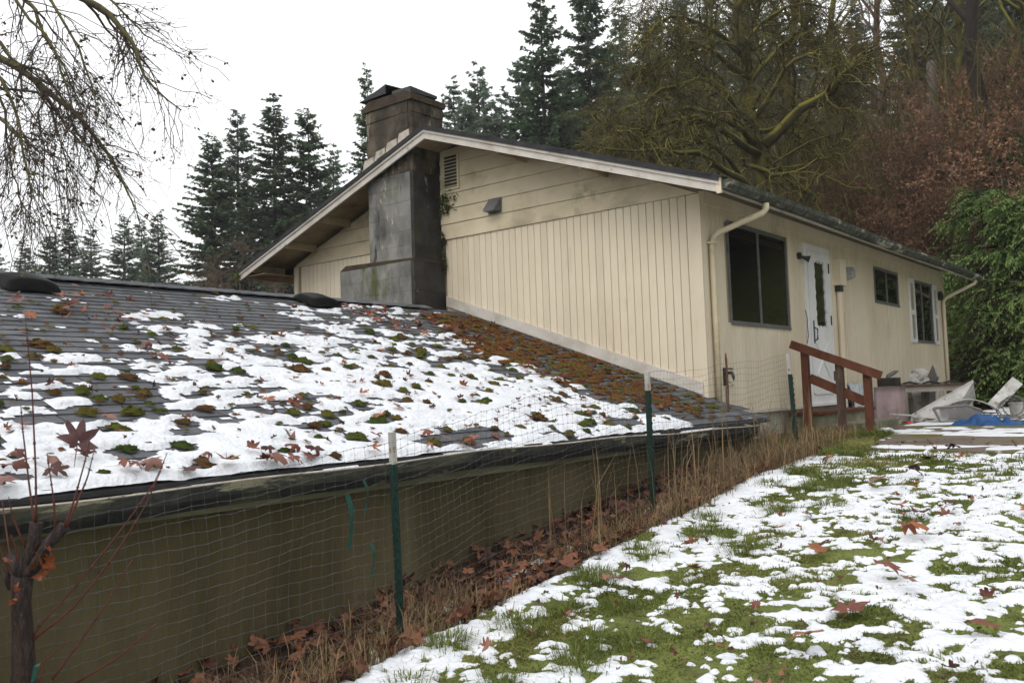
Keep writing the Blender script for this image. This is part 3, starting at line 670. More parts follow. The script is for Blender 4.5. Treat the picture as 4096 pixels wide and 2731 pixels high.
for i in range(80):
    y = gl.uniform(-7.8, -1.5); x = gl.uniform(-1.9, .5)
    roof_leaf(x, y, gl.uniform(.06, .13), 'wet brown maple leaf lying in the roof snow', 'leaves scattered in the roof snow', .45)
# leaves on the lawn
for i in range(100):
    y = -7.2+7.6*gl.random()**1.3; x = gl.uniform(1.6, 4.4)
    leaf_obj((x, y, float(gz(x, y))+max(.03, .02+.04*(lawn_snow(np.array([x]), np.array([y]))[0] > 0))), (0, 0, 1), (.06+.15*gl.random()**1.5), 'dead maple leaf lying on the snowy lawn', 'leaves scattered on the lawn', gl, .4)
# small torn leaf bits, too many to count
N = 420; x = gl.uniform(1.55, 4.5, N); y = gl.uniform(-7.4, 1, N); pts = np.stack([x, y, gz(x, y)+.025+.02*(lawn_snow(x, y) > 0)], -1)
o = leaf_mass(N, pts, (0, 0, 1), (.02, .055), gl, .5).build('leaf_bits', M['litter'], smooth=True); tag(o, 'small torn leaf bits strewn over the lawn', 'leaf bits', kind='stuff')
N = 420; x = gl.uniform(-3.0, .6, N); y = gl.uniform(-7.9, -.5, N); pts = np.array([np.array([a, b, float(roof_z(a))])+RN*(roof_h(a, b)+.008) for a, b in zip(x, y)])
o = leaf_mass(N, pts, tuple(RN), (.025, .07), gl, .4).build('leaf_bits', M['litter'], smooth=True); tag(o, 'small torn leaf bits strewn over the garage roof', 'leaf bits', kind='stuff')
# litter between the fence and the garage wall
N = 1500; x = gl.uniform(.4, 1.5, N); y = gl.uniform(-7.6, -.6, N); x = np.where(gl.random(N) < .3, gl.uniform(.9, 1.45, N), x)
pts = np.stack([x, y, gz(x, y)+.02+.05*gl.random(N)], -1)
o = leaf_mass(N, pts, (0, 0, 1), (.07, .16), gl, .45).build('leaf_litter', M['litter'], smooth=True); tag(o, 'dark wet leaf litter between fence and garage wall', 'leaves', kind='stuff')
# ------------------------------------------------------------------ the house
LH, WH = 10.82, 7.1
house = empty('house', (0, 0, 0)); tag(house, 'cream board-sided single-storey house with block chimney and low gable roof', 'house')
Z0, Z1 = .537, 2.993
PX, PZ, PS = -3.55, 4.39, .345
OVY, OVX = -.65, .57
def rt(x): return PZ-PS*abs(x-PX)          # top of the roof
def ru(x): return rt(x)-.13                # underside
# structural walls behind the siding
gw = MB().add([], None) if False else None
mb = MB(); mb.prism([(-WH, -.4), (0, -.4), (0, ru(0)+.02), (PX, ru(PX)+.02), (-WH, ru(-WH)+.02)], 1, .004, .12)
gable = mb.build('gable_wall', M['backing'], house)
mb = MB()
W1 = (.66, 2.439, 1.581, 2.76); DR = (3.02, 4.048, .575, 2.787); W2 = (6.194, 7.553, 2.166, 2.73); W3 = (8.566, 9.849, 1.574, 2.698)
mb.box(-.12, -.004, .12, LH, Z0-.02, 3.10); back = mb.build('back_wall', M['backing'], house)
mb = MB(); mb.box(-WH, -WH+.1, .12, LH, -.4, 3.0); mb.box(-WH+.1, -.12, LH-.1, LH, -.4, 3.0); mb.build('far_wall', M['siding'], house)
mb = MB(); mb.box(-.10, -.02, .0, LH-.02, -.3, Z0+.01); mb.box(-.14, -.1, .13, 2.9, -.3, Z0); mb.build('foundation', M['found'], house)
# vertical planks of the gable
CHR, CHL = -3.87, -4.75
GP = .1016; gh = np.random.default_rng(61)
def plank(par, x0, x1, z0, z1, side, yoff=0):
    mb = MB(); j = gh.uniform(0, .0012); c = .004
    if side == 'g':   # bevelled plank on the gable, outwards -y
        prof = [(x0, .004), (x1, .004), (x1, -.006), (x1-c, -.012-j), (x0+c, -.012-j), (x0, -.006)]
        mb.prism(prof, 2, z0, z1)
    else:
        prof = [(-.004, x0), (-.004, x1), (.006, x1), (.012+j, x1-c), (.012+j, x0+c), (.006, x0)]
        mb.prism(prof, 2, z0, z1)
    return mb.build('siding_plank', M['siding'], par)
i = 0; x = -.155
plank(gable, x+.005, -.095, .45, Z1-.004, 'g')
while x-GP > -WH+.05:
    a, b = x-GP+.0045, x-.0005
    zb = float(roof_z(min(b, .4)))-.05 if a > -3.9 else 1.6
    if not (b > CHL and a < CHR): plank(gable, a, b, zb, Z1-.004, 'g')
    x -= GP
# horizontal boards above, clipped by the roof
zs = [2.993, 3.204, 3.412, 3.618, 3.823, 4.03, 4.24]
def xlim(z): # where the roof underside meets height z
    h = (PZ-.13-z)/PS; return PX-h, PX+h
for k_ in range(len(zs)-1):
    za, zb = zs[k_], zs[k_+1]-.004
    for side in (0, 1):
        la, ra = xlim(za); lb, rb = xlim(zb)
        la, lb = max(la, -WH), max(lb, -WH); ra, rb = min(ra, 0), min(rb, 0)
        if side == 0: pts = [(la, za), (CHL+.02, za), (CHL+.02, zb), (lb, zb)]; ok = lb < CHL
        else: pts = [(CHR-.02, za), (ra, za), (rb, zb), (CHR-.02, zb)]; ok = rb > CHR
        if not ok: continue
        mb = MB(); V = [(p_, -.034, q_) for p_, q_ in pts[:2]]+[(p_, -.020, q_) for p_, q_ in pts[2:]]+[(p_, .004, q_) for p_, q_ in pts]
        mb.add(V, [(0, 1, 2, 3), (4, 7, 6, 5), (0, 4, 5, 1), (1, 5, 6, 2), (2, 6, 7, 3), (3, 7, 4, 0)]); mb.build('gable_board', M['board'], gable)
MBcorner = MB(); MBcorner.box(-.092, .026, -.026, .003, Z0-.02, Z1-.004); MBcorner.build('corner_board', M['siding'], gable)
MB().box(-WH-.02, -WH+.07, -.026, .003, Z0, Z1-.004).build('corner_board', M['siding'], gable)
MB().box(-.002, .026, .005, .075, Z0-.03, 3.02).build('corner_board', M['siding'], back)
MB().box(-.002, .022, LH-.09, LH+.01, Z0-.03, 3.02).build('corner_board', M['siding'], back)
# planks of the back wall, cut round the openings
y = .078; Zt = 3.03
holes = [(W1[0], W1[1], W1[2], W1[3]), (DR[0], DR[1], DR[2]-.1, DR[3]), (W2[0], W2[1], W2[2], W2[3]), (W3[0], W3[1], W3[2], W3[3])]
while y < LH-.1:
    a, b = y+.0025, min(y+GP-.0025, LH-.092); c = (a+b)/2; segs = [(Z0, Zt)]
    for h0, h1, hz0, hz1 in holes:
        if b > h0+.02 and a < h1-.02: segs = [(Z0, hz0), (hz1, Zt)]
    for s0, s1 in segs:
        if s1-s0 > .03: plank(back, a, b, s0, s1, 'b')
    y += GP
MB().box(.013, .034, .076, LH-.095, 2.90, 3.035).build('frieze_board', M['siding'], back)
MB().box(.013, .03, .076, 2.95, Z0-.015, Z0+.02).build('drip_strip', M['trim'], back)

# louvred attic vent
vt = MB(); vx0, vx1, vz0, vz1 = -3.80, -3.50, 3.66, 4.16
for a in ((vx0, vx0+.03, vz0, vz1), (vx1-.03, vx1, vz0, vz1), (vx0+.03, vx1-.03, vz0, vz0+.03), (vx0+.03, vx1-.03, vz1-.03, vz1)): vt.box(a[0], a[1], -.055, -.01, a[2], a[3])
lv = vt.build('attic_vent', M['board'], house)
MB().box(vx0+.03, vx1-.03, -.037, -.034, vz0+.03, vz1-.03).build('vent_screen', M['metal_dark'], lv)
for i in range(9):
    z = vz0+.05+i*.047; MB().beam((vx0+.03, -.048, z), (vx1-.03, -.048, z), .03, .008, up=(0, -.6, 1)).build('louvre', M['board'], lv)
# dryer hood
mb = MB(); mb.prism([(-.02, 3.40), (-.05, 3.40), (-.17, 3.26), (-.17, 3.235), (-.02, 3.235)], 0, -2.99, -2.80)
mb.box(-3.01, -2.78, -.036, -.030, 3.21, 3.42); mb.build('exhaust_hood', mat('grey_hood', [(.11, .11, .115), (.16, .16, .165)], 6, .5, world=True), house)

# ------------------------------------------------------------------ roof of the house
mb = MB()
YB = LH+.35
for s in (1, -1):
    xe = PX+s*(OVX-PX); A = (PX, PZ-.02); B = (xe, rt(xe)-.02)
    mb.prism([A, B, (B[0], B[1]-.05), (A[0], A[1]-.05)] if s > 0 else [A, (A[0], A[1]-.05), (B[0], B[1]-.05), B], 1, OVY+.03, YB)
rf = mb.build('roof', M['soffit'], house)
gr = np.random.default_rng(71)
for s in (1, -1):     # shingle courses, only their edges show
    n_c = 30; xe = PX+s*(OVX-PX+.03)
    for c in range(n_c):
        f0, f1 = c/n_c, (c+1.25)/n_c; xa, xb = PX+(xe-PX)*f0, PX+(xe-PX)*min(f1, 1.0)
        j = gr.normal(0, .006); mb = MB(); za, zb = rt(xa)-.016, rt(xb)-.004
        V = [(xa, OVY-.03+j, za), (xb, OVY-.03+j, zb), (xb, YB+.03, zb), (xa, YB+.03, za)]; V += [(p_[0], p_[1], p_[2]+.02) for p_ in V]
        q = [(4, 5, 6, 7), (0, 1, 5, 4), (1, 2, 6, 5), (3, 0, 4, 7), (2, 3, 7, 6), (0, 3, 2, 1)]
        mb.add(V, q if s > 0 else [t_[::-1] for t_ in q]); mb.build('shingle_course', M['shingle_dark'], rf)
for s in (1, -1):     # rake boards, two steps
    xe = PX+s*(OVX-PX-.005)
    for nm, y0, y1, o0, o1 in (('rake_board', OVY, OVY+.028, -.052, -.165), ('rake_trim', OVY-.018, OVY+.0, -.050, -.082), ('drip_edge', OVY-.032, OVY-.0185, .012, -.050)):
        mb = MB(); mb.prism([(PX, PZ+o0), (xe, rt(xe)+o0), (xe, rt(xe)+o1), (PX, PZ+o1)] if s > 0 else [(PX, PZ+o0), (PX, PZ+o1), (xe, rt(xe)+o1), (xe, rt(xe)+o0)], 1, y0, y1)
        mb.build(nm, M['shingle_dark'] if nm == 'drip_edge' else M['trim'], rf)
for x in (-7.35, -6.55, -5.75, -2.35, -1.15):   # lookout rafters under the gable overhang
    MB().box(x-.02, x+.02, OVY+.03, -.036, ru(x)-.055, rt(x)-.072).build('lookout', M['soffit'], rf)
mb = MB(); mb.box(OVX-.03, OVX-.005, OVY+.028, YB, 2.83, rt(OVX)-.03); mb.build('fascia_board', M['trim'], rf)
mb = MB(); mb.box(2*PX-OVX+.005, 2*PX-OVX+.03, OVY+.028, YB, 2.83, rt(OVX)-.03); mb.box(2*PX-OVX+.03, -WH, OVY+.04, YB, 2.845, 2.86); mb.build('fascia_board', M['soffit'], rf)
# eave gutter of the back wall, lichen and moss on it
M['gutter_h'] = mat('lichen_gutter', [(.03, .033, .03), (.065, .07, .058), (.15, .16, .13)], 9, .85, .6, 60, world=True, alt=[((.40, .38, .30), 2.6, .56, .05, (1, .5, 1.4)), ((.045, .05, .03), 2.2, .55, .12, None), ((.12, .16, .04), 4, .62, .1, None)])
gz0 = rt(OVX)-.035; pr = [(OVX, gz0), (OVX, gz0-.09), (OVX+.06, gz0-.094), (OVX+.105, gz0-.05), (OVX+.115, gz0), (OVX+.105, gz0), (OVX+.095, gz0-.045), (OVX+.056, gz0-.087), (OVX+.008, gz0-.084), (OVX+.008, gz0)]
ys = np.linspace(OVY+.02, YB, 50); V = []; nP = len(pr)
for yy in ys:
    sg = .01*math.sin(yy*.9)
    for a, b in pr: V.append((a, yy, b+sg))
mb = MB(); mb.add(V, [(i*nP+j, (i+1)*nP+j, (i+1)*nP+(j+1) % nP, i*nP+(j+1) % nP) for i in range(49) for j in range(nP)])
mb.prism([(a, b) for a, b in pr[:5]], 1, OVY+.008, OVY+.02)
gutter = mb.build('gutter', M['gutter_h'], house)
MB().box(OVX-.04, OVX+.012, OVY-.006, OVY+.026, 2.80, 2.965).build('fascia_end', M['siding'], house)
# downpipe with its elbow
mb = MB(); ye = .36; xe = OVX+.055
mb.tube([(xe, ye, gz0-.10), (xe, ye, gz0-.16), (xe-.03, ye-.01, gz0-.2), (.13, .20, 2.56), (.075, .165, 2.50), (.06, .16, 2.43), (.06, .16, 1.5), (.06, .16, .60)], [.036, .036, .035, .033, .033, .033, .033, .033], 10)
dp = mb.build('downpipe', M['board'], house, smooth=True)
MB().box(.0, .105, .115, .205, 2.44, 2.46).build('pipe_strap', M['siding'], dp)
mb = MB(); mb.tube([(.60, YB-.25, gz0-.1), (.58, YB-.26, gz0-.17), (.12, YB-.6, 2.50), (.06, YB-.62, 2.42), (.06, YB-.62, .6)], .035, 8); mb.build('downpipe', M['siding'], house, smooth=True)

# ------------------------------------------------------------------ windows, door
def window(y0, y1, z0, z1, name, mull=None, t=.04):
    ym = mull if mull else (y0+y1)/2
    mb = MB()
    for a in ((y0, y0+t, z0, z1), (y1-t, y1, z0, z1), (y0+t, y1-t, z0, z0+t), (y0+t, y1-t, z1-t, z1)): mb.box(-.003, .022, *a)
    fr = mb.build(name, M['frame'], house)
    MB().box(.001, .019, ym-.022, ym+.022, z0+t, z1-t).build('mullion', M['frame'], fr)
    MB().box(-.002, .006, y0+t, ym-.022, z0+t, z1-t).build('pane', M['glass'], fr)
    MB().box(-.002, .002, ym+.022, y1-t, z0+t, z1-t).build('pane', M['glass'], fr)
    MB().box(-.001, .034, y0-.01, y1+.01, z0-.022, z0-.001).build('sill', M['frame'], fr)
    MB().box(-.001, .030, y0-.01, y1+.01, z1+.001, z1+.018).build('head_trim', M['frame'], fr)
    return fr
w1 = window(*W1, 'window', 1.53, .028); w2 = window(*W2, 'window', 6.87, .026); w3 = window(*W3, 'window', 9.10, .03)
M['shutter'] = mat('shutter_louvre', [(.28, .26, .20), (.36, .33, .26)], 4, .8, world=True)
for ya, yb in ((8.19, 8.54), (9.875, 10.19)):
    mb = MB(); z0, z1 = 1.545, 2.72; zm = (z0+z1)/2-.04
    for a in ((ya, ya+.055, z0, z1), (yb-.055, yb, z0, z1), (ya+.055, yb-.055, z0, z0+.07), (ya+.055, yb-.055, z1-.07, z1), (ya+.055, yb-.055, zm-.04, zm+.04)): mb.box(.013, .042, *a)
    sh = mb.build('shutter', M['white'], house)
    for zz in np.arange(z0+.09, z1-.08, .036):
        if abs(zz-zm) < .05: continue
        MB().beam((.027, ya+.055, zz), (.027, yb-.055, zz), .022, .006, up=(.7, 0, 1)).build('louvre', M['shutter'], sh)
# door
mb = MB(); y0, y1, z0, z1 = DR
for a in ((y0, y0+.11, z0, z1), (y1-.11, y1, z0, z1), (y0+.11, y1-.11, z1-.09, z1)): mb.box(-.003, .03, *a)
mb.box(-.003, .026, y0+.11, y1-.11, z0-.02, .70)
door = mb.build('door', M['white'], house)
MB().box(-.003, .06, y0-.02, y1+.06, z0-.035, z0-.0).build('threshold', M['white'], door)
ya, yb, za, zb = 3.14, 3.93, .70, 2.69
# storm door leaf with a wavy-edged pane
cy, hw = 3.575, .19; gzb, gzt = 1.66, 2.56
ins = []; N = 80
def wav(t): return .012*math.sin(t*38)+.006*math.sin(t*61)
ring = []
for i in range(24): t = i/24; ring.append((cy-hw+2*hw*t, gzb-.02+.02*math.sin(t*19)))
for i in range(24): t = i/24; ring.append((cy+hw+wav(t), gzb+(gzt-gzb)*t))
for i in range(24): t = i/24; ring.append((cy+hw-2*hw*t, gzt+.02*math.sin(t*19)))
for i in range(24): t = i/24; ring.append((cy-hw-wav(t+.3), gzt-(gzt-gzb)*t))
outer = []
for (p_, q_) in ring:
    dx, dz = p_-cy, q_-(gzb+gzt)/2; k_ = min((cy-ya if dx < 0 else yb-cy)/max(abs(dx), 1e-6), ((gzb+gzt)/2-za if dz < 0 else zb-(gzb+gzt)/2)/max(abs(dz), 1e-6))
    outer.append((cy+dx*k_, (gzb+gzt)/2+dz*k_))
n_ = len(ring); V = [(.040, a, b) for a, b in ring]+[(.040, a, b) for a, b in outer]+[(.018, a, b) for a, b in ring]+[(.010, a, b) for a, b in outer]
q = [(i, (i+1) % n_, n_+(i+1) % n_, n_+i) for i in range(n_)]+[(i, 2*n_+i, 2*n_+(i+1) % n_, (i+1) % n_) for i in range(n_)]+[(n_+i, n_+(i+1) % n_, 3*n_+(i+1) % n_, 3*n_+i) for i in range(n_)]
lf = MB().add(V, q).build('storm_door', M['white'], door)
MB().add([(.020, a, b) for a, b in ring]+[(.020, cy, (gzb+gzt)/2)], t=[(i, (i+1) % n_, n_) for i in range(n_)]).build('pane', M['glass'], lf)
for a, b in (((3.30, .95), (3.78, 1.42)), ((3.78, .95), (3.30, 1.42))):
    MB().beam((.047, *a), (.047, *b), .05, .012, up=(1, 0, 0)).build('cross_batten', M['white'], lf)
mb = MB(); mb.box(.04, .046, 3.22, 3.26, 1.40, 1.72); mb.tube([(.046, 3.24, 1.44), (.085, 3.24, 1.46), (.09, 3.24, 1.6), (.046, 3.24, 1.62)], .012, 6); mb.build('handle', M['metal_dark'], lf)
for zz in (.95, 1.75, 2.5): MB().box(.031, .052, 3.935, 3.955, zz-.07, zz+.07).build('hinge', M['metal_dark'], door)
MB().tube([(.03, 2.98, 1.85), (.05, 2.98, 1.75), (.035, 3.02, 1.62), (.05, 2.99, 1.5), (.03, 2.99, 1.4)], .006, 5).build('loose_cable', M['metal_dark'], house)
# wall light, meter, conduit, tap, louvre lamp
mb = MB(); mb.tube([(.012, 2.86, 2.58), (.05, 2.86, 2.58), (.055, 2.86, 2.58)], [.05, .05, .03], 10); mb.tube([(.05, 2.88, 2.57), (.09, 2.93, 2.55), (.14, 2.95, 2.53)], [.015, .03, .05], 8); mb.build('wall_light', M['metal_dark'], house)
mb = MB(); mb.box(.012, .13, 4.19, 4.45, 2.28, 2.66); mb.build('meter_box', M['siding'], house)
mb = MB(); mb.tube([(.012, 4.76, 2.5), (.06, 4.76, 2.5), (.14, 4.76, 2.5), (.15, 4.76, 2.5)], [.10, .10, .085, .05], 16); mb.build('electric_meter', mat('meter_glass', [(.2, .2, .21), (.5, .5, .5)], 30, .2, world=True), house)
mb = MB(); mb.tube([(.05, 4.32, 2.29), (.05, 4.32, .35)], .04, 8); mb.build('conduit', M['siding'], house); MB().box(.013, .10, 4.26, 4.38, 2.19, 2.278).build('conduit_collar', M['metal_dark'], house)
mb = MB(); mb.tube([(.02, 4.62, 1.9), (.02, 4.62, .6)], .009, 5); mb.build('ground_wire', M['siding'], house)
mb = MB(); mb.box(.012, .035, .38, .44, .86, 1.06); mb.tube([(.03, .41, 1.0), (.10, .42, 1.0), (.12, .42, .95), (.12, .42, .90)], [.02, .022, .018, .014], 7); mb.tube([(.09, .46, 1.045), (.09, .37, 1.045)], .012, 6); mb.tube([(.05, .43, .9), (.08, .5, .86), (.03, .41, .84), (.025, .405, .55)], .006, 5); mb.build('garden_tap', M['metal_dark'], house)
mb = MB(); mb.tube([(.012, 10.40, 2.53), (.07, 10.40, 2.53), (.1, 10.40, 2.53)], [.09, .1, .04], 12); mb.build('wall_light', M['metal_dark'], house)
# ivy remnants clinging between chimney and wall
mb = MB(); gi = np.random.default_rng(5)
for i in range(260):
    z = gi.choice([3.55, 3.4, 2.98, 2.62, 2.75])+gi.normal(0, .06); p_ = np.array([-3.845+abs(gi.normal(0, .05))*(2.2 if z > 3.3 else .6), -.04-gi.random()*.04, z]); s = nrm(gi.normal(size=3))*.022; t_ = nrm(gi.normal(size=3))*.03
    mb.add([p_-s, p_+t_, p_+s, p_-t_], [(0, 1, 2, 3)], attr=gi.random())
mb.build('ivy', mat('ivy_leaf', [(.03, .04, .012), (.07, .10, .02), (.05, .03, .02)], 8, .7, attr=True), house)
# moss and snow bits along the eave, moss at the left rake end
mb = MB()
for i in range(220):
    yy = gr.uniform(OVY, YB); x = OVX+.03-gr.random()*.10; r_ = gr.uniform(.012, .035); _, v, q, t = MOSS[gr.integers(4)]
    mb.add(v*np.array([r_, r_*1.6, r_*.7])+np.array([x, yy, rt(x)+.008]), q[:44], attr=gr.random())
for i in range(26):
    r_ = gr.uniform(.02, .05); _, v, q, t = MOSS[gr.integers(4)]; mb.add(v*r_+np.array([2*PX-OVX-.03+gr.normal(0, .025), OVY+.02+gr.normal(0, .05), 2.90+gr.normal(0, .045)]), q, t, attr=.05)
o = mb.build('eave_moss', mat('eave_moss', [(.10, .15, .02), (.09, .09, .02), (.13, .07, .02)], 20, .95, .8, 120, attr=True), rf); o['kind'] = 'stuff'
mb = MB()
for yy in (2.3, 3.1, 3.4, 4.9, 8.9, 9.1, 10.1, 10.4):
    _, v, q, t = MOSS[0]; mb.add(v*np.array([.05, .13, .05])+np.array([OVX-.02, yy, rt(OVX)+.005]), q)
o = mb.build('snow_on_eave', M['snow'], smooth=True); tag(o, 'small snow remnants on the mossy eave of the house', 'snow', kind='stuff')

# ------------------------------------------------------------------ chimney of concrete blocks
CX0, CX1, CY0, CY1 = -4.75, -3.87, -.55, .06
mb = MB(); mb.box(CX0+.012, CX1-.012, CY0+.012, CY1-.012, 1.2, 4.86); mb.box(-5.30, -3.86, -.585, -.02, 1.2, 2.69)
chim = mb.build('chimney', M['mortar'], house)
def course(x0, x1, y0, y1, z0, z1, off, dep=.06, skip_left=False):
    """blocks round the four sides of one course"""
    B = .40; g_ = .0013
    def run(a, b): # split a..b
        c = [a]; t = a+(B if not off else B/2)
        while t < b-.08: c.append(t); t += B
        return c+[b]
    def bl(xa, xb, ya, yb, m_):
        jt = gh.uniform(0, .004 if z0 < 3.86 else .016); mb = MB(); mb.box(xa, xb, ya, yb, z0+g_, z1-g_); 
        if m_ == 'r': mb.v[0][:, 0] += np.where(mb.v[0][:, 0] > x1-.01, jt, 0)
        elif m_ == 'f': mb.v[0][:, 1] -= np.where(mb.v[0][:, 1] < y0+.01, jt, 0)
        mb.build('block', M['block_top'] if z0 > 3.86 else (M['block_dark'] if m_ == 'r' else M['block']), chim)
    r_ = run(x0, x1-dep)
    for a, b in zip(r_[:-1], r_[1:]): bl(a+g_, b-g_, y0, y0+dep, 'f')
    r_ = run(y0, y1)
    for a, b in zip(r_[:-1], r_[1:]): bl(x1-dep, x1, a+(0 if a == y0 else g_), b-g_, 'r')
    if z0 > 3.9:
        for a, b in zip(r_[:-1], r_[1:]): bl(x0, x0+dep, max(a, y0+dep)+g_, b-g_, 'l')
z = 1.87; i = 0
while z < 2.66:
    course(-5.33, -3.845, -.60, -.005, z, z+.2, i % 2); z += .2; i += 1
z = 2.685; i = 0
zz = 2.69
while zz < 4.84:
    course(CX0, CX1, CY0, CY1 if zz > 3.9 else -.006, zz, min(zz+.2, 4.845), i % 2); zz += .2; i += 1
mb = MB(); mb.prism([(-5.33, 2.672), (-5.20, 2.74), (-3.85, 2.70), (-3.85, 2.672)], 1, -.605, -.03); mb.build('shoulder_cap', M['cap'], chim)
mb = MB(); mb.box(CX0-.03, CX1+.035, CY0-.035, CY1+.03, 4.848, 4.93); mb.prism([(CX0-.02, 4.93), (CX1+.03, 4.93), (CX1-.08, 4.99), (CX0+.08, 4.99)], 1, CY0-.03, CY1+.02); cap = mb.build('chimney_cap', M['cap'], chim)
mb = MB()   # tilted metal rain cover and flue lid
mb.add([(-4.86, -.58, 5.02), (-4.28, -.62, 5.14), (-4.22, -.02, 5.15), (-4.84, .02, 5.06), (-4.30, -.60, 5.02), (-4.25, -.0, 5.02)], [(0, 1, 2, 3)], [(0, 4, 1), (3, 2, 5)])
mb.box(-4.62, -4.30, -.46, -.1, 4.985, 5.05)
mb.add([(-4.22, -.56, 5.04), (-3.92, -.50, 5.06), (-3.88, -.02, 5.02), (-4.2, .0, 5.1), (-4.22, -.56, 4.98), (-3.92, -.50, 4.98), (-3.88, -.02, 4.98), (-4.2, 0, 4.98)], [(0, 1, 2, 3), (0, 4, 5, 1), (1, 5, 6, 2), (2, 6, 7, 3), (3, 7, 4, 0)])
mb.build('rain_cover', M['metal_dark'], chim)
M['flash'] = mat('torn_flashing', [(.38, .33, .28), (.55, .5, .43), (.2, .19, .18)], 6, .6, .3, 30, world=True)
for i in range(4):    # stepped flashing up the left slope
    xa = CX0-.10+i*.235; z0 = rt(xa)+.01; z1 = rt(xa+.22)+.19; y_ = CY0-.006-.002*i
    mb = MB(); mb.add([(xa, y_, z0), (xa+.24, y_, rt(xa+.24)+.005), (xa+.235, y_-.01, z1), (xa+.06, y_-.012, z1-.03), (xa+.03, y_-.012, z0+.16)], None, [(0, 1, 2), (0, 2, 3), (0, 3, 4)])
    v = mb.v[0].copy(); v[:, 1] += .012; n0 = mb.n; mb.add(v, None, [(2, 1, 0), (3, 2, 0), (4, 3, 0)]); mb.q.append(np.array([(a, b, b+5, a+5) for a, b in ((0, 1), (1, 2), (2, 3), (3, 4), (4, 0))]))
    mb.build('step_flashing', M['flash'], chim)
# ------------------------------------------------------------------ wire fence with three steel posts
fence = empty('wire_fence', (1.25, -3.4, -.1)); tag(fence, 'green steel post and wire mesh fence along the garage wall', 'fence')
FI = Matrix.Translation((-1.25, 3.4, .1))
def fpart(o): o.parent = fence; o.matrix_parent_inverse = FI; return o
POSTS = [((1.25, -5.93, .67), (1.225, -5.88, -.45)), ((1.25, -3.45, .955), (1.22, -3.40, -.25)), ((1.31, -.98, 1.125), (1.325, -.92, .05))]
TIPS = [.155, .125, .19]
for (t, b), tp in zip(POSTS, TIPS):
    t = np.array(t); b = np.array(b); d = nrm(t-b); m_ = t-d*tp
    def tee(p, q):
        mb = MB(); mb.beam(p, q, .005, .036, up=(1, 0, 0)); mb.beam(p+np.array([.016, 0, 0]), q+np.array([.016, 0, 0]), .032, .006, up=(1, 0, 0)); return mb
    po = fpart(tee(b, m_).build('post', M['post_g'])); 
    o = tee(m_, t).build('post_tip', M['post_w'], po); o.matrix_parent_inverse = Matrix()
    mb = MB(); L_ = np.linalg.norm(m_-b); k_ = np.arange(.25, L_, .05)
    for s in k_: c = m_-d*(L_-s); mb.box(c[0]+.018, c[0]+.028, c[1]-.008, c[1]+.008, c[2]-.008, c[2]+.008)
    o = mb.build('post_studs', M['post_g'], po); o.matrix_parent_inverse = Matrix()
gf = np.random.default_rng(81)
fy = np.array([-7.9, -7.47, -7.28, -6.55, -5.93, -5.2, -4.4, -3.46, -2.6, -1.8, -.98])
fxx = np.array([.62, .70, .78, 1.05, 1.235, 1.21, 1.21, 1.235, 1.25, 1.28, 1.30])
fzt = np.array([.33, .39, .42, .54, .615, .745, .85, .945, .985, 1.045, 1.115])
def fpos(y, row):
    z = np.interp(y, fy, fzt)-row*.0505; sag = .010*np.sin(y*5.1+row*.25)+.006*np.sin(y*13+row)
    return np.stack([np.interp(y, fy, fxx)+.012*np.sin(y*3+row*.5), y, z+sag], -1)
yy = np.arange(-7.88, -.97, .0505)
NR = 19
for r_ in range(NR):
    P = fpos(yy, r_); P[1::2, 2] += .004; k_ = P[:, 2] > gz(P[:, 0], P[:, 1])+.01
    if k_.sum() < 4: continue
    idx = np.where(k_)[0]; P = P[idx[0]:idx[-1]+1]
    fpart(MB().tube(P, .00095, 4, cap=False).build('wire', M['wire']))
for y_ in yy:
    P = np.array([fpos(np.array([y_+.02*math.sin(r_*.35+y_)*r_/NR]), r_)[0] for r_ in np.arange(0, NR, 1)]); k_ = P[:, 2] > gz(P[:, 0], P[:, 1])-.01; P = P[k_]
    if len(P) > 2: fpart(MB().tube(P, .0006, 3, cap=False).build('wire', M['wire']))
mb = MB()   # wrapped joints of the mesh
for r_ in range(NR):
    P = fpos(yy, r_); P[1::2, 2] += .004
    for p_ in P:
        if p_[1] < -3 and p_[2] > gz(p_[0], p_[1]): mb.box(p_[0]-.002, p_[0]+.002, p_[1]-.0035, p_[1]+.0035, p_[2]-.002, p_[2]+.002)
o = mb.build('wire_joints', M['wire']); fpart(o); o['kind'] = 'stuff'
# green tie tapes hung on the fence
M['tape'] = mat('green_garden_tape', [(.008, .045, .033), (.013, .07, .052)], 6, .5)
def tape(y0, row, ln, wd, lab):
    p = fpos(np.array([y0]), row)[0]; mb = MB(); n_ = 12; V = []
    for i in range(n_+1):
        t = i/n_; c = p+np.array([.012+.01*math.sin(t*5), .02*math.sin(t*2.6), -ln*t]); w_ = wd*(1-.4*t)*.5
        V += [c+np.array([0, -w_, 0]), c+np.array([.004*math.sin(t*9), w_, 0])]
    mb.add(V, [(2*i, 2*i+1, 2*i+3, 2*i+2) for i in range(n_)]); o = mb.build('garden_tape', M['tape'], smooth=True); tag(o, lab, 'tape')
tape(-6.16, 4, .26, .03, 'wider green plastic tape hanging on the fence mesh'); tape(-6.08, 3, .16, .014, 'thin green tape strip high on the fence mesh'); tape(-6.04, 9, .16, .018, 'lowest green tape strip near the fence foot')
# rusty rod leaning by the wall
mb = MB(); mb.tube([(.42, -.42, .45), (.43, -.40, .8), (.42, -.39, 1.12), (.415, -.385, 1.19)], [.008, .009, .012, .006], 6); o = mb.build('rusty_rod', M['rust']); tag(o, 'rusty iron rod standing by the house corner', 'rod')

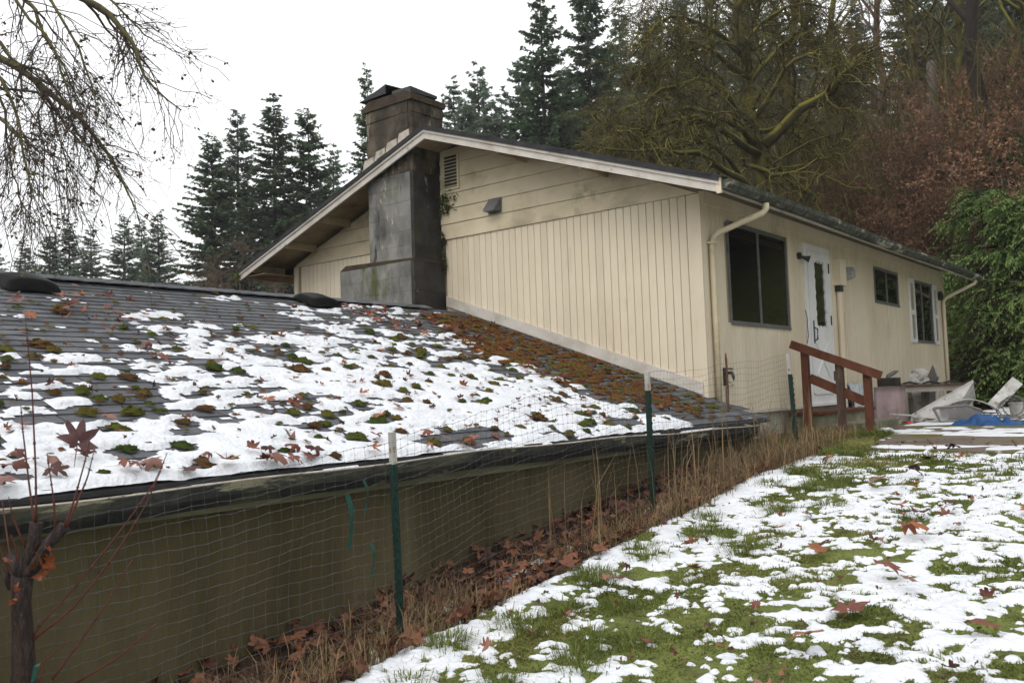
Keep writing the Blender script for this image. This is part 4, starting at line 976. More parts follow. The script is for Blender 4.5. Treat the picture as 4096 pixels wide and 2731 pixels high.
# ------------------------------------------------------------------ handrail and steps at the back door
rail = empty('stair_railing', (.4, 1.92, .2)); tag(rail, 'red-brown wooden handrail with three posts at the back door', 'railing')
RI = Matrix.Translation((-.4, -1.92, -.2))
def rpart(o): o.parent = rail; o.matrix_parent_inverse = RI; return o
hw = .041
for x, zt_, m_ in ((.385, 1.315, 'wood_red'), (.80, 1.14, 'wood_old'), (1.12, 1.015, 'wood_red')):
    mb = MB(); mb.box(x-hw, x+hw, 1.92-hw, 1.92+hw, .0, zt_); rpart(mb.build('post', M[m_]))
s_ = (1.015-1.315)/(1.12-.385)
zl = lambda x: 1.315+s_*(x-.385)
mb = MB(); mb.beam((.24, 1.848, zl(.24)-.03), (1.30, 1.848, zl(1.30)-.03), .038, .10); rpart(mb.build('top_rail', M['wood_red']))
mb = MB(); mb.beam((.43, 1.93, zl(.385)-.40), (1.075, 1.93, zl(1.12)-.40), .04, .11); rpart(mb.build('middle_rail', M['wood_red']))
steps = empty('door_steps', (.4, 3, .2)); tag(steps, 'concrete door steps topped with red-brown planks', 'steps'); SI = Matrix.Translation((-.4, -3, -.2))
def spart(o): o.parent = steps; o.matrix_parent_inverse = SI; return o
for x in (.13, .29, .45): spart(MB().box(x-.075, x+.075, 2.12, 4.15, .455, .495).build('plank', M['wood_red']))
M['stepc'] = mat('mossy_step_concrete', [(.10, .10, .06), (.2, .19, .13), (.28, .26, .2)], 3, .9, .3, 30, world=True, alt=[((.07, .08, .03), 2, .5, .15, None)])
spart(MB().box(.015, .50, 2.16, 4.1, -.1, .453).build('landing', M['stepc']))
spart(MB().box(.50, .85, 2.16, 4.1, -.1, .33).build('step', M['stepc']))

# ------------------------------------------------------------------ junk on the patio
ZP = .236
M['plast'] = mat('white_plastic', [(.30, .29, .27), (.46, .45, .43), (.55, .54, .52)], 5, .55, world=True, alt=[((.16, .14, .11), 6, .55, .12, None), ((.07, .06, .05), 15, .62, .05, None)])
M['plast_g'] = mat('grey_plastic', [(.10, .10, .10), (.17, .165, .16)], 4, .6, world=True)
M['pink'] = mat('faded_pink_cloth', [(.26, .185, .185), (.36, .27, .27), (.42, .335, .33)], 4, .8, .2, 20, world=True)
M['marble'] = mat('marbled_sheet', [(.08, .11, .12), (.42, .46, .48), (.62, .64, .66), (.25, .36, .4)], 7, .4, world=True, dist=2.0, ramp=[.3, .42, .55, .7])
M['black'] = mat('black_rubber', [(.008, .008, .008), (.02, .02, .019)], 6, .7, world=True)
M['tarp'] = mat('blue_tarp', [(.006, .04, .13), (.015, .075, .22)], 5, .45, world=True)
# marbled panel wrapped in plastic leaning on the wall
mb = MB(); n_ = 12; V = []
for i in range(n_+1):
    for j in range(n_+1):
        a, b = i/n_, j/n_; V.append((.10+.35*0+.03*math.sin(a*9+b*3)+.10*(1-b), 4.32+.78*a, .24+.60*b+.02*math.sin(a*11)*b))
mb.add(V, [(i*(n_+1)+j, (i+1)*(n_+1)+j, (i+1)*(n_+1)+j+1, i*(n_+1)+j+1) for i in range(n_) for j in range(n_)])
V2 = np.array(V)-np.array([.03, 0, 0]); mb.add(V2, [(i*(n_+1)+j, i*(n_+1)+j+1, (i+1)*(n_+1)+j+1, (i+1)*(n_+1)+j) for i in range(n_) for j in range(n_)])
o = mb.build('wrapped_panel', M['marble'], smooth=True); tag(o, 'blue-grey marbled panel leaning behind the handrail posts', 'panel')
# pink cover over a box
root = empty('covered_box', (.42, 5.2, ZP)); tag(root, 'box under a faded pink cover beside the handrail', 'box')
cv = Matrix.Translation((-.42, -5.2, -ZP))
mb = MB(); n_ = 40; V = []; zsl = np.linspace(0, 1, 6)
cx, cy_, a_, b_ = .42, 5.25, .19, .22
for zz in zsl:
    for i in range(n_):
        t = 2*math.pi*i/n_; sx = abs(math.cos(t))**.35*math.copysign(1, math.cos(t)); sy = abs(math.sin(t))**.35*math.copysign(1, math.sin(t)); f = 1+(1-zz)*.10*math.sin(i*1.9)
        V.append((cx+a_*sx*f, cy_+b_*sy*f, ZP+.53*zz))
mb.add(V, [(k*n_+i, k*n_+(i+1) % n_, (k+1)*n_+(i+1) % n_, (k+1)*n_+i) for k in range(5) for i in range(n_)], [(5*n_, 5*n_+i+1, 5*n_+i) for i in range(1, n_-1)][::-1])
o = mb.build('cover', M['pink'], root, smooth=True); o.matrix_parent_inverse = cv
mb = MB()
for a in ((.30, .56, 5.06, 5.075, .77, .90), (.30, .56, 5.34, 5.355, .77, .90), (.30, .315, 5.075, 5.34, .77, .90), (.545, .56, 5.075, 5.34, .77, .90), (.315, .545, 5.075, 5.34, .77, .785)): mb.box(*a)
o = mb.build('planter_box', mat('dark_planter', [(.015, .012, .01), (.04, .035, .03)], 6, .8, world=True)); tag(o, 'small dark open box on top of the pink cover', 'box')
mb = MB(); mb.tube([(.42, 5.2, .90), (.40, 5.3, .93), (.45, 5.45, .98), (.47, 5.55, 1.0)], [.03, .035, .03, .015], 7); o = mb.build('grey_rag', M['plast_g'], smooth=True); tag(o, 'grey bent tube lying on the dark box', 'tube')
# workbench table
tb = empty('work_table', (.6, 7.2, .23)); tag(tb, 'old table with dark top and pale frame against the house', 'table'); TI = Matrix.Translation((-.6, -7.2, -.23))
def tpart(o): o.parent = tb; o.matrix_parent_inverse = TI; return o
A = np.array([.20, 6.85, 0]); B = np.array([1.10, 7.55, 0]); d = nrm(B-A); s = np.array([-d[1], d[0], 0]); LT = np.linalg.norm(B-A)
def tb_pt(a, b, z): p_ = A+d*a+s*b; return (p_[0], p_[1], z)
tpart(MB().beam(tb_pt(-.05, .3, .765), tb_pt(LT+.05, .3, .765), .66, .035).build('top', M['wood_old']))
M['pale'] = mat('pale_weathered_board', [(.28, .25, .21), (.4, .37, .32)], 4, .8, .2, 30, world=True)
tpart(MB().beam(tb_pt(.0, .02, .70), tb_pt(LT, .02, .70), .025, .09).build('apron', M['pale'])); tpart(MB().beam(tb_pt(.0, .58, .70), tb_pt(LT, .58, .70), .025, .09).build('apron', M['pale']))
for a in (.03, LT*.5, LT*.56, LT-.12, LT-.03):
    for b in (.03, .57): tpart(MB().beam(tb_pt(a, b, .2), tb_pt(a, b, .66), .06, .05, up=(0, 1, 0)).build('leg', M['pale']))
tpart(MB().beam(tb_pt(LT*.5, .05, .36), tb_pt(LT, .05, .36), .02, .07).build('stretcher', M['pale']))
for (a, b, r_) in ((.25, .25, .20), (.40, .35, .15), (.85, .3, .24)):
    pass
mb = MB(); n_ = 16; V = []
for i in range(n_+1):
    for j in range(5): V.append(tb_pt(.05+1.0*i/n_, .06+.48*j/4, .787+.045*abs(math.sin(i*.55))*(1-abs(j-2)/2.4)+.01*math.sin(i*2.2+j)))
mb.add(V, [(i*5+j, (i+1)*5+j, (i+1)*5+j+1, i*5+j+1) for i in range(n_) for j in range(4)]); o = mb.build('rubber_sheet', M['black'], smooth=True); tag(o, 'crumpled black sheet lying on the old table', 'sheet')
mb = MB(); mb.beam(tb_pt(.7, .35, .80), tb_pt(.72, .55, 1.02), .28, .03, up=(d[0], d[1], 0)); o = mb.build('grey_tray', mat('grey_tray', [(.2, .2, .21), (.27, .27, .28)], 4, .5, world=True)); tag(o, 'grey rectangular tray propped up on the table', 'tray')
# long white oval board leaning against the wall behind the table
mb = MB(); n_ = 40; P0 = at(2140, 955, 15.4); P1 = at(2106, 848, 16.0); ax = nrm(P1-P0); sd = nrm(np.array([.97, .25, 0])-ax*np.dot(ax, np.array([.97, .25, 0]))); nm_ = np.cross(ax, sd); Lb = np.linalg.norm(P1-P0)
ring = []
for i in range(n_):
    t = 2*math.pi*i/n_; sx = abs(math.cos(t))**.45*math.copysign(1, math.cos(t)); sy = abs(math.sin(t))**.75*math.copysign(1, math.sin(t)); ring.append(P0+ax*(Lb/2+Lb/2*sx)+sd*.20*sy)
V = [p_+nm_*.02 for p_ in ring]+[p_-nm_*.02 for p_ in ring]+[P0+ax*Lb/2+nm_*.02, P0+ax*Lb/2-nm_*.02]
mb.add(V, [(i, (i+1) % n_, n_+(i+1) % n_, n_+i) for i in range(n_)], [(2*n_, (i+1) % n_, i) for i in range(n_)]+[(2*n_+1, n_+i, n_+(i+1) % n_) for i in range(n_)])
o = mb.build('oval_board', M['plast']); tag(o, 'white round-ended board leaning on the wall through the table', 'board')
# tipped white plastic lounger
ch = empty('sun_lounger', (1.15, 5.2, ZP)); tag(ch, 'tipped white plastic sun lounger in front of the table', 'lounger'); CI = Matrix.Translation((-1.15, -5.2, -ZP))
def cpart(o): o.parent = ch; o.matrix_parent_inverse = CI; return o
a0 = np.array([.80, 4.95, ZP+.10]); a1 = np.array([1.52, 5.55, ZP+.57]); b0 = a0+np.array([.30, -.12, -.06]); b1 = a1+np.array([-.10, .12, -.16])
mb = MB(); mb.beam(a0, a1, .02, .035); mb.add([a0, a1, b1+np.array([.05, .25, -.1]), b0+np.array([.15, .35, 0])], [(0, 1, 2, 3)]); mb.add([a0-np.array([0, .02, .02]), a1-np.array([0, .02, .02]), b1+np.array([.05, .23, -.12]), b0+np.array([.15, .33, -.02])], [(3, 2, 1, 0)]); cpart(mb.build('backrest', M['plast']))
mb = MB(); mb.beam(a0-np.array([0, 0, .10]), a0, .03, .05, up=(0, 1, 0)); mb.beam(a0, a0+np.array([-.28, -.10, .03]), .10, .02); cpart(mb.build('foot', M['plast']))
for i in range(6):   # curved slats of the seat
    P = []
    for k in range(8):
        u = k/7; c = np.array([1.12, 5.20, 0])*(1-u)+np.array([1.80, 5.55, 0])*u
        P.append((c[0]+.025*(i-2.5), c[1]-.085*(i-2.5), ZP+.07+.25*math.sin(math.pi*(.15+.72*u))))
    mb = MB()
    V = []
    for p_ in P: p_ = np.array(p_); V += [p_-np.array([-.009, .030, 0]), p_+np.array([-.009, .030, 0])]
    V2 = [v_-np.array([0, 0, .012]) for v_ in V]; n0 = len(V)
    mb.add(V+V2, [(2*k, 2*k+1, 2*k+3, 2*k+2) for k in range(7)]+[(n0+2*k, n0+2*k+2, n0+2*k+3, n0+2*k+1) for k in range(7)]+[(2*k, 2*k+2, n0+2*k+2, n0+2*k) for k in range(7)]+[(2*k+1, n0+2*k+1, n0+2*k+3, 2*k+3) for k in range(7)]); cpart(mb.build('slat', M['plast']))
P = [(1.12, 4.85, ZP+.20), (1.22, 4.80, ZP), (1.60, 5.02, ZP+.02), (1.78, 5.15, ZP+.02), (1.68, 5.1, ZP+.16), (1.52, 5.0, ZP+.23), (1.12, 4.85, ZP+.20)]
mb = MB(); mb.tube(P, .022, 6); mb.add([(1.30, 4.86, ZP+.03), (1.74, 5.13, ZP+.03), (1.66, 5.08, ZP+.17), (1.34, 4.90, ZP+.19)], [(0, 1, 2, 3)]); cpart(mb.build('side_frame', M['plast_g']))
mb = MB(); q0 = np.array([1.75, 5.55, ZP+.18]); q1 = np.array([2.02, 6.0, ZP+.55]); mb.beam(q0, q1, .17, .03, up=(.6, -.5, .6)); cpart(mb.build('leg_rest', M['plast']))
# round wire hoop, bucket, bags, tarp, toys
mb = MB()
for rr_, zz in ((.24, 0), (.22, .10), (.15, .2)):
    P = [(2.02+rr_*math.cos(t)*.9, 5.55+rr_*math.sin(t)*.4, ZP+.14+.14*math.sin(t)+zz*.3) for t in np.linspace(0, 2*math.pi, 30)]; mb.tube(P, .010, 5)
for t in np.linspace(0, 2*math.pi, 9)[:-1]: mb.tube([(2.02+.24*math.cos(t)*.9, 5.55+.24*math.sin(t)*.4, ZP+.14+.14*math.sin(t)), (2.02+.15*math.cos(t)*.9, 5.55+.15*math.sin(t)*.4, ZP+.20+.14*math.sin(t))], .004, 4)
o = mb.build('wire_hoop', M['plast_g']); tag(o, 'grey round wire hoop tipped over beside the lounger', 'hoop')
mb = MB(); c = np.array([1.95, 6.4, ZP]); mb.tube([c, c+np.array([0, 0, .22]), c+np.array([0, 0, .225])], [.11, .135, .14], 18); mb.tube([c+np.array([0, 0, .205]), c+np.array([0, 0, .215])], [.145, .145], 18)
o = mb.build('bucket', M['plast'], smooth=False); tag(o, 'white plastic bucket standing in the snow', 'bucket')
def lump(nm, c, sx, sy, sz, m_, lab, cat, seed):
    _, v, q, t = MOSS[seed % 4]; V = v[:55]*np.array([sx, sy, sz*1.6]); V = V+.12*np.array([sx, sy, sz])*np.sin(V/np.array([sx, sy, sz])*4+seed)
    o = MB().add(V+np.array(c), q[:44]).build(nm, M[m_] if isinstance(m_, str) else m_, smooth=True); tag(o, lab, cat); return o
lump('plastic_bag', (.78, 5.45, ZP), .11, .12, .14, 'plast', 'larger white plastic bag beside the pink cover', 'bag', 1)
lump('plastic_bag', (.60, 4.98, ZP), .08, .08, .10, 'plast', 'smaller white plastic bag at the foot of the pink cover', 'bag', 2)
lump('red_toy', (.86, 4.55, ZP), .08, .04, .03, mat('red_plastic', [(.5, .03, .02)], 3, .4), 'small red plastic scrap on the patio edge', 'scrap', 3)
lump('green_toy', (.70, 4.62, ZP), .045, .03, .025, mat('lime_plastic', [(.25, .5, .03)], 3, .4), 'small lime green plastic scrap on the patio edge', 'scrap', 4)
def cloth(nm, x0, x1, y0, y1, hgt, m_, lab, cat, seed):
    n1, n2 = 36, 14; X_, Y_ = np.meshgrid(np.linspace(x0, x1, n1), np.linspace(y0, y1, n2)); e = np.sin(np.linspace(0, math.pi, n1))[None]*np.sin(np.linspace(0, math.pi, n2))[:, None]
    X_ = X_+.05*(fbm(X_*6, Y_*6, seed, 2)-.5); Y_ = Y_+.10*(fbm(X_*3, Y_*5, seed+3, 2)-.5)
    Z_ = ZP-.012+hgt*e**.4*(.2+1.3*np.abs(fbm(X_*5, Y_*7, seed+7, 3)-.5)*2.2); v, q = grid_mesh(X_, Y_, Z_); o = MB().add(v, q).build(nm, m_, smooth=True); tag(o, lab, cat)
cloth('blue_tarp', 1.50, 2.35, 4.0, 4.35, .12, M['tarp'], 'crumpled bright blue tarp on the snowy patio', 'tarp', 5)
cloth('blue_tarp', 2.2, 2.9, 4.6, 4.85, .07, M['tarp'], 'flatter blue tarp piece at the right of the patio', 'tarp', 9)
lump('rolled_bundle', (2.55, 6.7, ZP-.02), .16, .2, .22, 'plast_g', 'grey bundle at the right edge of the patio', 'bundle', 5)

# ------------------------------------------------------------------ pollarded sapling in the left foreground
sap = empty('pollarded_sapling', (1.10, -7.27, -.45)); tag(sap, 'pollarded maple sapling with red shoots in the left foreground', 'sapling'); PI_ = Matrix.Translation((-1.10, 7.27, .45))
def ppart(o, par=None):
    if par is None: o.parent = sap; o.matrix_parent_inverse = PI_
    else: o.parent = par; o.matrix_parent_inverse = Matrix()
    return o
M['sapbark'] = mat('sapling_bark', [(.012, .008, .007), (.032, .022, .02), (.075, .058, .055)], 16, .85, .9, 50, world=True, stretch=(3, 3, .8), alt=[((.12, .11, .10), 30, .64, .04, None), ((.05, .03, .02), 9, .55, .1, (1, 1, .3))])
M['shoot'] = mat('red_shoot_bark', [(.06, .016, .013), (.115, .034, .024)], 9, .55, world=True)
DS = 3.25
def S(u, v, dd=0): return at(u, v, DS+dd)
tr = [S(48, 1640), S(55, 1540), S(52, 1440), S(48, 1380), S(52, 1320)]
def rp(px_): return px_*PXK/3565.14*DS
mb = MB(); mb.tube(tr, [rp(32), rp(25), rp(22), rp(21), rp(24)], 14)
mb.tube([tr[-1], S(62, 1290), S(78, 1250), S(84, 1200)], [rp(20), rp(16), rp(14), rp(15)], 10)
mb.tube([tr[-1], S(80, 1300), S(110, 1250), S(148, 1208)], [rp(19), rp(15), rp(13), rp(14)], 10)
mb.tube([tr[-1], S(38, 1300), S(22, 1270)], [rp(18), rp(14), rp(12)], 8)
mb.tube([S(30, 1350), S(15, 1322), S(8, 1310)], [rp(12), rp(9), rp(9)], 8)
trunk = ppart(mb.build('trunk', M['sapbark'], smooth=True))
shoots = [[(84, 1205), (82, 1080), (74, 900), (58, 725)], [(80, 1210), (68, 1120), (52, 985), (48, 930)], [(148, 1210), (170, 1150), (195, 1060), (208, 1000)], [(128, 1230), (124, 1150), (108, 1040)],
          [(150, 1215), (200, 1100), (215, 1040)], [(58, 1530), (78, 1450), (180, 1340), (300, 1190), (360, 1100), (384, 1040)], [(76, 1470), (180, 1385), (270, 1265), (330, 1170), (370, 1080)],
          [(25, 1290), (12, 1200), (5, 1150)], [(60, 1260), (30, 1190), (20, 1140)], [(120, 1560), (200, 1450), (255, 1370), (305, 1282)], [(170, 1570), (270, 1510), (330, 1460), (360, 1430)], [(88, 1570), (100, 1520), (130, 1490), (175, 1465)], [(78, 1570), (77, 1500), (78, 1450)], [(45, 1300), (35, 1250), (24, 1228)], [(20, 1320), (5, 1270), (-5, 1240)]]
gp = np.random.default_rng(91)
for i, s_ in enumerate(shoots):
    dd = gp.uniform(-.12, .10); n_ = len(s_)
    P = [S(u, v, dd*k/(n_-1)) for k, (u, v) in enumerate(s_)]
    P = np.array(P); f = np.linspace(0, n_-1, 10); PP = np.stack([np.interp(f, np.arange(n_), P[:, k]) for k in range(3)], -1)
    mb = MB(); mb.tube(PP, np.linspace(rp(3.0), rp(1.0), 10), 5)
    for k in range(2, 9, 2): mb.tube([PP[k], PP[k]+(PP[k+1]-PP[k])*.12], [rp(3.6), rp(2.6)], 5)
    ppart(mb.build('shoot', M['shoot'], smooth=True))
M['leafo'] = mat('orange_dead_leaf', [(.09, .02, .008), (.18, .045, .014), (.26, .08, .025)], 10, .5, .3, 40, spec=.5)
for (u, v, s_) in ((88, 1290, .09), (108, 1300, .10), (95, 1320, .10), (70, 1300, .06), (35, 1355, .06), (112, 1275, .08), (18, 1290, .06), (28, 1380, .07)):
    me, vv, qq = LEAVES[gp.integers(6)]; z = Vector(nrm(gp.normal(size=3))); m_ = np.array(z.to_track_quat('Z', 'Y').to_matrix())*s_
    ppart(MB().add(vv @ m_.T+S(u, v, -.06), qq).build('dead_leaf', M['leafo'], smooth=True))
mb = MB(); a = S(72, 1555, -.10); mb.add([S(70, 1565, -.11), S(80, 1565, -.11), S(88, 1530, -.11), S(78, 1528, -.11), S(92, 1528, -.1), S(95, 1520, -.1)], [(0, 1, 2, 3)], [(3, 2, 5)]); o = mb.build('tie_tape', M['tape']); ppart(o)
# ------------------------------------------------------------------ conifers
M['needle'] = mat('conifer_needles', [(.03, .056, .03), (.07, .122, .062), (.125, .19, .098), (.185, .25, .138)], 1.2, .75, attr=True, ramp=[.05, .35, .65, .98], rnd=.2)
M['needle_hazed'] = mat('hazed_conifer_needles', [(.075, .11, .078), (.135, .185, .13), (.20, .26, .18), (.26, .31, .23)], 1.2, .75, attr=True, ramp=[.05, .35, .65, .98], rnd=.2)  # paler needles for distant firs, haze put into the colour
fol(M['needle']); fol(M['needle_hazed'])
M['trunk'] = mat('conifer_bark', [(.022, .016, .013), (.045, .035, .03)], 3, .9, .3, 20, stretch=(3, 3, .6))
def conifer(seed, H=20.0, R_=3.6, base=.10, dens=1.0, open_=.0, droop=.25):
    g = np.random.default_rng(seed); P = []; rr = []
    h = H*base; Pb = []; Lb = []
    while h < H*.985:
        f = (h/H-base)/(1-base); ln = R_*((1-f)**.85)*(.92+.2*g.random())+.12; k = int(round((6 if f < .8 else 5)*dens)); a0 = g.random()*6.28
        for i in range(k):
            if g.random() < open_*(1-f): continue
            a = a0+i*6.283/k+g.normal(0, .45); l = ln*g.uniform(.42, 1.2); s = np.linspace(0, 1, 6); up = .35*f+.02
            d = np.stack([np.cos(a)*s*l, np.sin(a)*s*l, h+g.normal(0, .5)+l*(up*s-droop*s**1.6*(1-.6*f)+.12*s**3)], -1); Pb.append(d); Lb.append(l)
        h += (.34-.14*f)*H/20*(.7+.6*g.random())
    Pb = np.array(Pb); Lb = np.array(Lb); nb = len(Pb)
    # twigs: flat kite-shaped sprays along both sides of each branch
    nt_ = np.clip((Lb*26).astype(int)+9, 10, 90); idx = np.repeat(np.arange(nb), nt_); M_ = len(idx); t = .08+.92*g.random(M_)**.8
    p0, tg, _ = lerp_poly(Pb, np.ones((nb, 6)), idx, t); side = nrm(np.cross(tg, np.array([0, 0, 1.0])))*np.where(g.random(M_) < .5, -1, 1)[:, None]
    d = nrm(tg*.75+side*(.35+.75*g.random(M_))[:, None]+np.stack([g.normal(0, .18, M_), g.normal(0, .18, M_), -.28+g.normal(0, .22, M_)], -1))
    l = (.13+.15*(1-t)*np.minimum(Lb[idx], 2.5)/1.2+.16*g.random(M_))*H/20*1.1; w_ = l*(.13+.17*g.random(M_)); n2 = nrm(np.cross(d, nrm(g.normal(size=(M_, 3))*.5+np.array([0, 0, 1.0]))))
    V = np.stack([p0, p0+d*(l*.45)[:, None]+n2*w_[:, None], p0+d*l[:, None]+np.array([0, 0, -.05]), p0+d*(l*.5)[:, None]-n2*w_[:, None]], 1).reshape(-1, 3)
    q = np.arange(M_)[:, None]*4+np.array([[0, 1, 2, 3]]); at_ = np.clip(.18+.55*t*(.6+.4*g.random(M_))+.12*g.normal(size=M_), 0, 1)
    crown = MB().add(V, q, attr=np.repeat(at_, 4)); bv, bq = tubes(Pb, np.linspace(.035, .008, 6)[None]*np.maximum(Lb, .5)[:, None]*.5, 3)
    tb_ = MB(); tb_.tube([(0, 0, -1.5), (0, 0, 0), (.03*H/20, 0, H*.4), (0, .05, H*.8), (0, 0, H)], [H*.016, H*.0145, H*.010, H*.004, .01], 8); tb_.add(bv, bq)
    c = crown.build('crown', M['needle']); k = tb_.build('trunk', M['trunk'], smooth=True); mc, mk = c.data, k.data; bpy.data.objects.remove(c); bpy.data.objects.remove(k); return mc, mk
PROT = [conifer(1, R_=4.3, droop=.2), conifer(2, R_=3.8, open_=.12), conifer(3, R_=4.9, droop=.3, base=.06), conifer(4, R_=4.2, open_=.25, base=.2), conifer(5, R_=3.6, droop=.15)]
FARC = list(PROT)
def put_tree(protos, k, u, vtop, dist, H, label, name='fir_tree', group=None, wide=1.0, rot=0.0):
    p = at(u, vtop, dist); x, y = p[0], p[1]; z = float(gz(x, y)); Hh = p[2]-z if H is None else H
    if H is not None: z = p[2]-H
    e = empty(name, (x, y, z)); wide *= 1.22; e.scale = (Hh/20*wide, Hh/20*wide, Hh/20); e.rotation_euler = (0, 0, rot)
    mc, mk = protos[k % len(protos)]; oc = link('crown', mc, e); link('trunk', mk, e)
    if dist > 47: oc.material_slots[0].link = 'OBJECT'; oc.material_slots[0].material = M['needle_hazed']
    tag(e, label, 'tree', group); return e
T_ = [  # u, v of the tip, distance, prototype, width, label
    (-8, 560, 62, 4, 1.0, 'fir cut by the left edge of the picture'), (58, 560, 66, 1, 1.2, 'short pale fir left of the dark bushy one'), (115, 535, 48, 2, 1.0, 'dark bushy fir above the left roof vent'),
    (158, 512, 62, 0, 1.0, 'slim pointed fir just right of the dark bushy one'), (208, 528, 60, 4, 1.15, 'rounded fir left of the wide sky gap'), (286, 498, 60, 3, 1.0, 'open-branched fir right of the wide sky gap'),
    (325, 508, 66, 1, .9, 'thin fir between two taller pointed firs'), (362, 494, 58, 4, 1.1, 'dense pointed fir left of the tall grove'),
    (487, 312, 46, 2, .92, 'shorter leftmost fir of the tall grove'), (546, 253, 50, 3, .85, 'slender second fir of the tall grove'), (627, 226, 46, 0, .9, 'tallest fir of the grove left of the chimney'), (706, 248, 47, 2, .85, 'broad fir at the right end of the tall grove'), (765, 345, 52, 0, .8, 'low fir tucked behind the tall grove'),
    (843, 165, 44, 1, .62, 'narrow fir directly behind the chimney cap'), (1040, 182, 58, 3, .8, 'thin fir just right of the chimney'), (1096, 160, 56, 0, .85, 'pointed fir second to the right of the chimney'), (1068, 235, 52, 2, .9, 'bushy low fir between the two thin firs'), (1128, 245, 50, 0, .95, 'wide low fir left of the very tall open fir'), (985, 262, 60, 4, .9, 'low fir half hidden by the chimney'), (900, 250, 62, 2, .8, 'fir top hidden behind the chimney stack'), (1290, 150, 55, 2, .9, 'bushy fir between the two very tall firs'), (1385, 130, 50, 0, .9, 'bushy fir right of the very tall dense fir'),
    (1150, 215, 54, 4, .9, 'fir partly behind the tall cropped firs'),
    (1240, -30, 42, 3, .72, 'very tall open fir cropped by the top edge'), (1345, -60, 46, 0, .75, 'very tall dense fir cropped by the top edge'), (1195, 130, 50, 2, .7, 'mid-height fir below the very tall open fir'), (1420, 20, 52, 1, .8, 'tall fir behind the left side of the mossy maple'),
    (2075, -120, 46, 2, .8, 'dark fir behind the broken snag trunk'), (2200, -260, 50, 0, .85, 'big dark fir in the upper right corner'), (1960, -20, 62, 3, .8, 'distant fir seen through the maple gap'), (1560, -40, 62, 0, .8, 'fir behind the mossy maple crown'), (1490, 30, 56, 2, .95, 'dense fir behind the left maple limbs'), (1630, -30, 58, 4, 1.0, 'fir straight behind the maple crown'), (1700, -80, 66, 2, 1.0, 'far dense fir behind the maple trunk'), (1775, 0, 60, 0, .95, 'fir right behind the upper maple trunk'), (1905, 60, 70, 2, .9, 'low far fir behind the leaning limb'), (2140, -60, 60, 4, 1.0, 'fir behind the top of the snag'), (2270, -100, 62, 2, 1.0, 'far fir behind the forked bare tree'),
    (2330, -200, 44, 4, .9, 'fir at the right edge above the brown shrubs'), (1840, -60, 64, 2, .7, 'far fir behind the right maple limbs')]
for i, (u, v, dd, k, wd, lab) in enumerate(T_): put_tree(FARC if dd > 55 else PROT, k, u, v, dd, None, lab, 'fir_tree', 'fir trees behind the house', wd, i*1.7)

# firs round the right side of the yard, mirrored in the windows
for i, (x, y, H, lab) in enumerate(((12, 15, 18, 'fir on the bank right of the cedars'), (19, 11, 20, 'tall fir right of the yard'), (24, 4, 18, 'fir far right of the lawn'), (20, 15, 20, 'fir high on the right bank'), (9, 17, 16, 'fir behind the right cedar'), (14, 20, 19, 'fir at the top of the right bank'), (25, 10, 20, 'farthest fir on the right'))):
    e = empty('fir_tree', (x, y, float(gz(x, y)))); e.scale = (H/20*1.3, H/20*1.3, H/20); e.rotation_euler = (0, 0, i*1.1); mc, mk = PROT[i % 5]; link('crown', mc, e); link('trunk', mk, e); tag(e, lab, 'tree', 'firs right of the yard')

# ------------------------------------------------------------------ moss-covered maple behind the house
M['mossbark'] = mat('mossy_bark', [(.035, .028, .016), (.06, .05, .022), (.09, .08, .03)], 3, .95, .6, 12, world=True)
moss_top(M['mossbark'], (.15, .14, .026), -.1, .5, 2.0, (.25, .22, .04))
M['twig'] = mat('olive_twigs', [(.05, .042, .018), (.095, .08, .03), (.14, .12, .05)], 1.5, .9, world=True)
M['twig_b'] = mat('brown_twigs', [(.07, .046, .034), (.13, .09, .062), (.18, .135, .095)], 1.5, .9, world=True)
def poly(pts, d0, d1, K=8):
    n_ = len(pts); f = np.linspace(0, n_-1, K); a = np.array(pts, float)
    u = np.interp(f, np.arange(n_), a[:, 0]); v = np.interp(f, np.arange(n_), a[:, 1]); d = np.linspace(d0, d1, K)
    P = np.array([at(uu, vv, dd) for uu, vv, dd in zip(u, v, d)])
    S_ = P.copy(); S_[1:-1] = (P[:-2]+2*P[1:-1]+P[2:])/4; return S_
gmt = np.random.default_rng(131)
D0 = 23.0
def wr(pxw, d=D0): return pxw*PXK/3565.14*d/2
